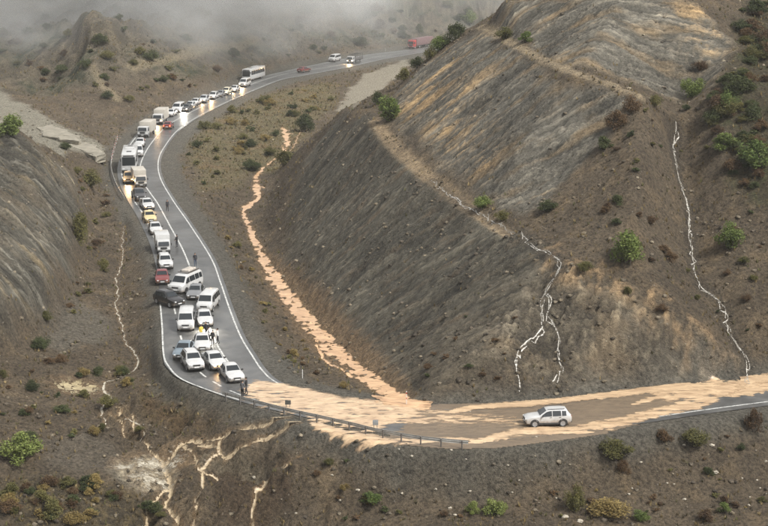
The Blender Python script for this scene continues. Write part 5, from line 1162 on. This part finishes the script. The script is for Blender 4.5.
# shrubs one can count but not tell apart, by slope
def scatter(poly_px, n, cols, group, label, wr, seed):
    name = 'tussock' if 'tussock' in label else 'shrub'
    r = np.random.default_rng(seed); k = 0; us = [p[0] for p in poly_px]; vs = [p[1] for p in poly_px]
    pts = []
    while len(pts) < n and k < n*20:
        k += 1; u, v = r.uniform(min(us), max(us)), r.uniform(min(vs), max(vs))
        if not bool(inside(np.array([u]), np.array([v]), poly_px)[0]): continue
        x, y, z = at(u, v, ZT)
        if float(bil(cs, x, y)) > -1.5 or float(bil(MUDST, x, y)) > .2: continue
        w = r.uniform(*wr)*(r.uniform(.6, 1.3)); pts.append((u, v, w))
        hh_ = w*r.uniform(.5, .85); ck = cols[r.integers(len(cols))]; lo, hi = wr[0]*.6, wr[1]*1.3; tq = (w-lo)/(hi-lo)
        lab = ('tiny ' if tq < .2 else 'small ' if tq < .4 else 'mid-sized ' if tq < .62 else 'large ') + {'dark': 'dark green ', 'olive': 'olive ', 'brown': 'brown ', 'tan': 'tan ', 'green': 'green '}[ck] + label.replace('among many ', '').replace('among much ', '').replace('low ', '').replace('small dry ', '').replace('small dark ', '').replace('small ', '')
        lab += ', left part' if u < min(us) + .33*(max(us)-min(us)) else ', right part' if u > min(us) + .67*(max(us)-min(us)) else ', middle part'
        bush(name, lab, u, v, w, hh_, ck, group, 9 + r.integers(4) if w < 9 else None, (x, y, z))
scatter([(740,5),(766,5),(766,195),(738,185),(706,118),(718,90),(740,50)], 80, ['dark','olive','dark','brown'], 'shrubs on the dark slope at the upper right', 'shrub among many on the dark scrub slope at the upper right', (9, 22), 1)
scatter([(640,110),(700,100),(760,200),(764,340),(720,320),(660,280),(600,250),(590,190)], 34, ['brown','brown','olive','dark'], 'tussocks on the brown right hillside', 'low tussock among many on the brown right hillside', (5, 13), 2)
scatter([(196,130),(250,103),(330,86),(336,104),(300,130),(270,165),(240,180),(200,190),(186,150)], 55, ['olive','dark','tan','olive'], 'shrubs in the valley inside the bend', 'low shrub among many in the grassy valley inside the bend', (5, 14), 3)
scatter([(0,8),(120,5),(230,20),(420,5),(480,5),(440,36),(330,54),(240,66),(150,108),(110,100),(40,85),(0,70)], 85, ['dark','olive','dark','brown'], 'shrubs on the misty mountainside', 'shrub among many on the misty mountainside behind the road', (5, 15), 4)
scatter([(0,365),(90,355),(140,375),(150,430),(110,440),(0,440)], 34, ['brown','olive','tan','dark'], 'scrub in the left valley', 'low scrub among much on the floor of the left valley', (6, 15), 5)
scatter([(0,480),(160,492),(165,524),(0,524)], 34, ['tan','dark','olive','brown'], 'scrub along the lower left edge', 'dry scrub in the dark strip along the lower left edge', (9, 20), 6)
scatter([(300,450),(480,452),(760,425),(764,515),(340,522)], 42, ['brown','brown','dark','tan','olive'], 'tussocks on the bank below the road', 'small dry tussock on the stony bank below the road', (4, 11), 7)
scatter([(70,170),(105,175),(112,215),(108,260),(100,300),(50,345),(60,300),(86,255),(84,210)], 26, ['olive','brown','olive'], 'scrub at the foot of the left rock hill', 'low scrub along the foot of the left rock hill', (5, 12), 8)
scatter([(215,235),(232,262),(246,300),(270,345),(300,375),(345,390),(330,362),(285,318),(260,280),(244,240)], 26, ['brown','olive','tan'], 'tussocks between the road and the torrent', 'small tussock on the bank between the road and the orange torrent', (4, 9), 9)
scatter([(445,300),(520,310),(500,380),(430,390),(400,360)], 12, ['brown','dark'], 'tussocks at the foot of the dark face', 'small dark tussock near the foot of the dark face', (4, 8), 10)

# dry grass and stones: nobody could count them
def tuft_field(name, label, npts, density, blades, hr, colors, seed):
    r = np.random.default_rng(seed); X = r.uniform(-110, 75, npts*8); Y = 127 + (r.uniform(0, 1, npts*8)**1.7)*400
    d = density(X, Y); k = r.uniform(0, 1, len(X)) < d; X, Y = X[k][:npts], Y[k][:npts]; Zg = bil(ZT, X, Y); n = len(X)
    H = r.uniform(*hr, n)*(1 + .0015*(Y-150)); v = []; col = []
    b = blades; a = r.uniform(0, 2*PI, (n, b)); sp = r.uniform(.05, .5, (n, b))*H[:, None]; hh = H[:, None]*r.uniform(.5, 1.1, (n, b)); wd = H[:, None]*r.uniform(.07, .16, (n, b))
    bx = X[:, None] + np.cos(a)*sp*.4; by = Y[:, None] + np.sin(a)*sp*.4; tx = X[:, None] + np.cos(a)*sp*1.3; ty = Y[:, None] + np.sin(a)*sp*1.3
    pxx, pyy = -np.sin(a)*wd, np.cos(a)*wd; z0 = Zg[:, None] - .05
    q = np.stack([np.stack([bx+pxx, by+pyy, z0+0*bx], -1), np.stack([bx-pxx, by-pyy, z0+0*bx], -1), np.stack([tx, ty, z0+hh], -1)], 2).reshape(-1, 3)
    m = n*b; me = bpy.data.meshes.new(name); me.vertices.add(m*3); me.vertices.foreach_set('co', q.astype(np.float32).ravel()); me.loops.add(m*3); me.loops.foreach_set('vertex_index', np.arange(m*3, dtype=np.int32)); me.polygons.add(m); me.polygons.foreach_set('loop_start', np.arange(0, m*3, 3, dtype=np.int32)); me.update(calc_edges=True)
    cc = np.array(colors)[r.integers(len(colors), size=n)]*r.uniform(.7, 1.3, (n, 1)); cc = np.repeat(cc, b*3, 0)
    ca = me.color_attributes.new('Col', 'FLOAT_COLOR', 'POINT'); ca.data.foreach_set('color', np.concatenate([cc, np.ones((len(cc), 1))], 1).astype(np.float32).ravel())
    m_ = bpy.data.materials.new(name+'_blades'); t, ns, L = nodes_of(m_); out = N(t, 'OutputMaterial'); bb = N(t, 'BsdfPrincipled'); bb.inputs['Roughness'].default_value = .8; bb.inputs['Specular IOR Level'].default_value = .15; A = N(t, 'Attribute', attribute_name='Col'); L.new(A.outputs['Color'], bb.inputs['Base Color']); L.new(bb.outputs[0], out.inputs['Surface'])
    return tag(link(name, me, m_), label, 'grass', kind='stuff')
def veg_density(X, Y):
    d = .35*np.ones(len(X)); d *= 1 - .93*bil(rock, X, Y); d *= (1-bil(ROADW, X, Y))*(1-bil(Zd['track'], X, Y))*(1-bil(Zd['terrace'], X, Y))*(1-.8*bil(Zd['greyflat'], X, Y))*(1-.7*bil(Zd['greyflat2'], X, Y))*(1-bil(Zd['rubble'], X, Y))
    d *= (bil(MUDST, X, Y) < .15)*(bil(cs, X, Y) < -1.0); d += 0
    d *= .3 + 1.6*np.clip(.5 + 1.3*fbm(X/6, Y/6, 3, 301), 0, 1)
    d *= 1 + 1.3*bil(Zd['grass'], X, Y) + 1.2*bil(Zd['scrubslope'], X, Y) + 1.2*bil(Zd['darkveg'], X, Y) + bil(Zd['grass2'], X, Y)
    return np.clip(d, 0, 1)
tuft_field('dry_grass', 'dry brown and olive grass tufts over the slopes and valley floor', 34000, veg_density, 7, (.18, .5), [lin(120, 104, 70), lin(98, 84, 58), lin(92, 90, 56), lin(74, 66, 48), lin(134, 118, 84)], 5)
def stone_me(seed, sub=1):
    bm = bmesh.new(); bmesh.ops.create_icosphere(bm, subdivisions=sub, radius=1.0); r = random.Random(seed)
    for v in bm.verts: v.co *= r.uniform(.65, 1.15); v.co.z *= .7
    return bm2me('stone', bm)
def stones(name, label, n, density, sr, colors, seed):
    r = np.random.default_rng(seed); X = r.uniform(-75, 60, n*10); Y = 127 + (r.uniform(0, 1, n*10)**1.5)*250
    k = r.uniform(0, 1, len(X)) < density(X, Y); X, Y = X[k][:n], Y[k][:n]; n = len(X); Zg = bil(ZT, X, Y)
    base = stone_me(3); bv = np.array([v.co[:] for v in base.vertices]); bf = np.array([p.vertices[:] for p in base.polygons])
    s = sr[0] + (sr[1]-sr[0])*r.uniform(0, 1, n)**3; th = r.uniform(0, 2*PI, n); jit = r.uniform(.75, 1.25, (n, len(bv), 1))
    q = bv[None]*jit*s[:, None, None]; c_, s_ = np.cos(th)[:, None], np.sin(th)[:, None]
    q = np.stack([q[..., 0]*c_-q[..., 1]*s_ + X[:, None], q[..., 0]*s_+q[..., 1]*c_ + Y[:, None], q[..., 2] + (Zg + .2*s)[:, None]], -1).reshape(-1, 3)
    f = (bf[None] + (np.arange(n)*len(bv))[:, None, None]).reshape(-1, 3); m = len(f)
    me = bpy.data.meshes.new(name); me.vertices.add(len(q)); me.vertices.foreach_set('co', q.astype(np.float32).ravel()); me.loops.add(m*3); me.loops.foreach_set('vertex_index', f.astype(np.int32).ravel()); me.polygons.add(m); me.polygons.foreach_set('loop_start', np.arange(0, m*3, 3, dtype=np.int32)); me.update(calc_edges=True)
    cc = np.repeat(np.array(colors)[r.integers(len(colors), size=n)]*r.uniform(.7, 1.3, (n, 1)), len(bv), 0)
    ca = me.color_attributes.new('Col', 'FLOAT_COLOR', 'POINT'); ca.data.foreach_set('color', np.concatenate([cc, np.ones((len(cc), 1))], 1).astype(np.float32).ravel())
    return tag(link(name, me, EARTH), label, 'stones', kind='stuff')
def st_density(X, Y):
    d = .3 + .5*bil(Zd['cliff'], X, Y) + .4*bil(Zd['rubble'], X, Y) + .25*bil(Zd['face1'], X, Y); d = d*(1-.5*bil(f2, X, Y))*(bil(cs, X, Y) < -.3); d *= .2 + 1.6*np.clip(.5+1.5*fbm(X/4, Y/4, 3, 401), 0, 1); return np.clip(d, 0, 1)
stones('stones', 'loose brown and grey stones strewn over the slopes', 10000, st_density, (.06, .34), [lin(112, 102, 88), lin(92, 84, 73), lin(132, 120, 100), lin(150, 138, 118)], 9)
# pale rocks on the bank below the road, one by one
M_PALE = principled('pale_rock', lin(160, 152, 136), .8, noise=.3, nscale=6, bump=.03)
PST = [stone_me(50+k, 2) for k in range(5)]
for m_ in PST: m_.materials.append(M_PALE)
for k, (u, v, w) in enumerate([(412,456,4),(451,450,4),(466,459,3),(508,465,3.5),(519,480,2.5),(436,489,4),(470,491,4),(512,492,3),(450,508,5),(455,515,5),(402,493,4),(358,490,5),(565,517,9),(580,521,8),(556,498,3),(641,462,3.5),(684,445,4.5),(712,445,6),(716,472,7),(742,478,3),(766,461,4),(667,483,3),(684,499,5),(674,484,3),(629,494,4),(632,488,3),(640,512,3),(749,505,4),(750,497,3),(760,488,3),(757,480,3),(332,475,3.5),(296,513,3),(254,477,5),(399,449,3),(536,437,4),(528,435,3.5),(470,412,4),(453,410,3),(340,500,4)]):
    x, y, z = at(u, v, ZT); s = FPX/(y*CP+(HC-z)*SP); o = bpy.data.objects.new('pale_rock', PST[k % 5]); COL.objects.link(o); o.location = (x, y, z); q = w/s/2*.8; o.scale = (q*1.15, q, q*.95); o.rotation_euler = (0, 0, k*1.7)
    big = w >= 8
    tag(o, 'small pale rock lying on the bank or verge near the road' if not big else ('flat white rock on the lower verge under the upright young bush' if u < 570 else 'flat white rock just right of another on the lower verge'), 'rock', None if big else 'pale rocks near the road')

# ------------------------------------------------------------------ air
zmin, zmax = float(ZT.min()), float(ZT.max())
hz = box_me('haze', -760, 760, -320, 1930, zmin-1.5, max(zmax, HC)+6)
hm = bpy.data.materials.new('haze_air'); t, ns, L = nodes_of(hm); out = N(t, 'OutputMaterial'); pv = N(t, 'VolumePrincipled')
pv.inputs['Color'].default_value = (.93, .93, .90, 1); pv.inputs['Density'].default_value = .00015; pv.inputs['Anisotropy'].default_value = .1
L.new(pv.outputs[0], out.inputs['Volume'])
tag(link('haze', hz, hm), 'thin grey haze filling the valley', 'haze', kind='stuff')

# low cloud drifting over the mountainside beyond the far road
mb = box_me('mist', -170, 70, 395, 640, -1.0, 66)
mm = bpy.data.materials.new('low_cloud'); t, ns, L = nodes_of(mm); out = N(t, 'OutputMaterial'); pv = N(t, 'VolumePrincipled'); pv.inputs['Color'].default_value = (.95, .95, .93, 1); pv.inputs['Anisotropy'].default_value = .1
geo = N(t, 'NewGeometry'); mp = N(t, 'Mapping'); mp.inputs['Scale'].default_value = (.026, .018, .05); L.new(geo.outputs['Position'], mp.inputs['Vector'])
nz = N(t, 'TexNoise', i_Scale=1.0, i_Detail=4.0, i_Roughness=.6); L.new(mp.outputs[0], nz.inputs['Vector'])
r1 = N(t, 'MapRange', interpolation_type='SMOOTHSTEP'); r1.inputs['From Min'].default_value = .36; r1.inputs['From Max'].default_value = .66; L.new(nz.outputs['Fac'], r1.inputs['Value'])
sx = N(t, 'SeparateXYZ'); L.new(geo.outputs['Position'], sx.inputs[0])
def ramp(sock, a, b, c=0.0, d=1.0):
    q = N(t, 'MapRange', interpolation_type='SMOOTHSTEP'); q.inputs['From Min'].default_value = a; q.inputs['From Max'].default_value = b; q.inputs['To Min'].default_value = c; q.inputs['To Max'].default_value = d; L.new(sock, q.inputs['Value']); return q.outputs[0]
fs = [ramp(sx.outputs['Z'], 1.0, 15.0), ramp(sx.outputs['Y'], 397, 430), ramp(sx.outputs['X'], -169, -110, 0.0, 1.0), ramp(sx.outputs['X'], -40, 15, 1.0, 0.08), ramp(sx.outputs['Z'], 50, 65, 1.0, 0.0), ramp(sx.outputs['Y'], 580, 638, 1.0, 0.0)]
cur = r1.outputs[0]
for q in fs:
    m_ = N(t, 'Math', operation='MULTIPLY'); L.new(cur, m_.inputs[0]); L.new(q, m_.inputs[1]); cur = m_.outputs[0]
m_ = N(t, 'Math', operation='MULTIPLY'); L.new(cur, m_.inputs[0]); m_.inputs[1].default_value = .065; L.new(m_.outputs[0], pv.inputs['Density'])
L.new(pv.outputs[0], out.inputs['Volume'])
tag(link('mist', mb, mm), 'drifting grey mist over the mountainside beyond the far road', 'mist', kind='stuff')
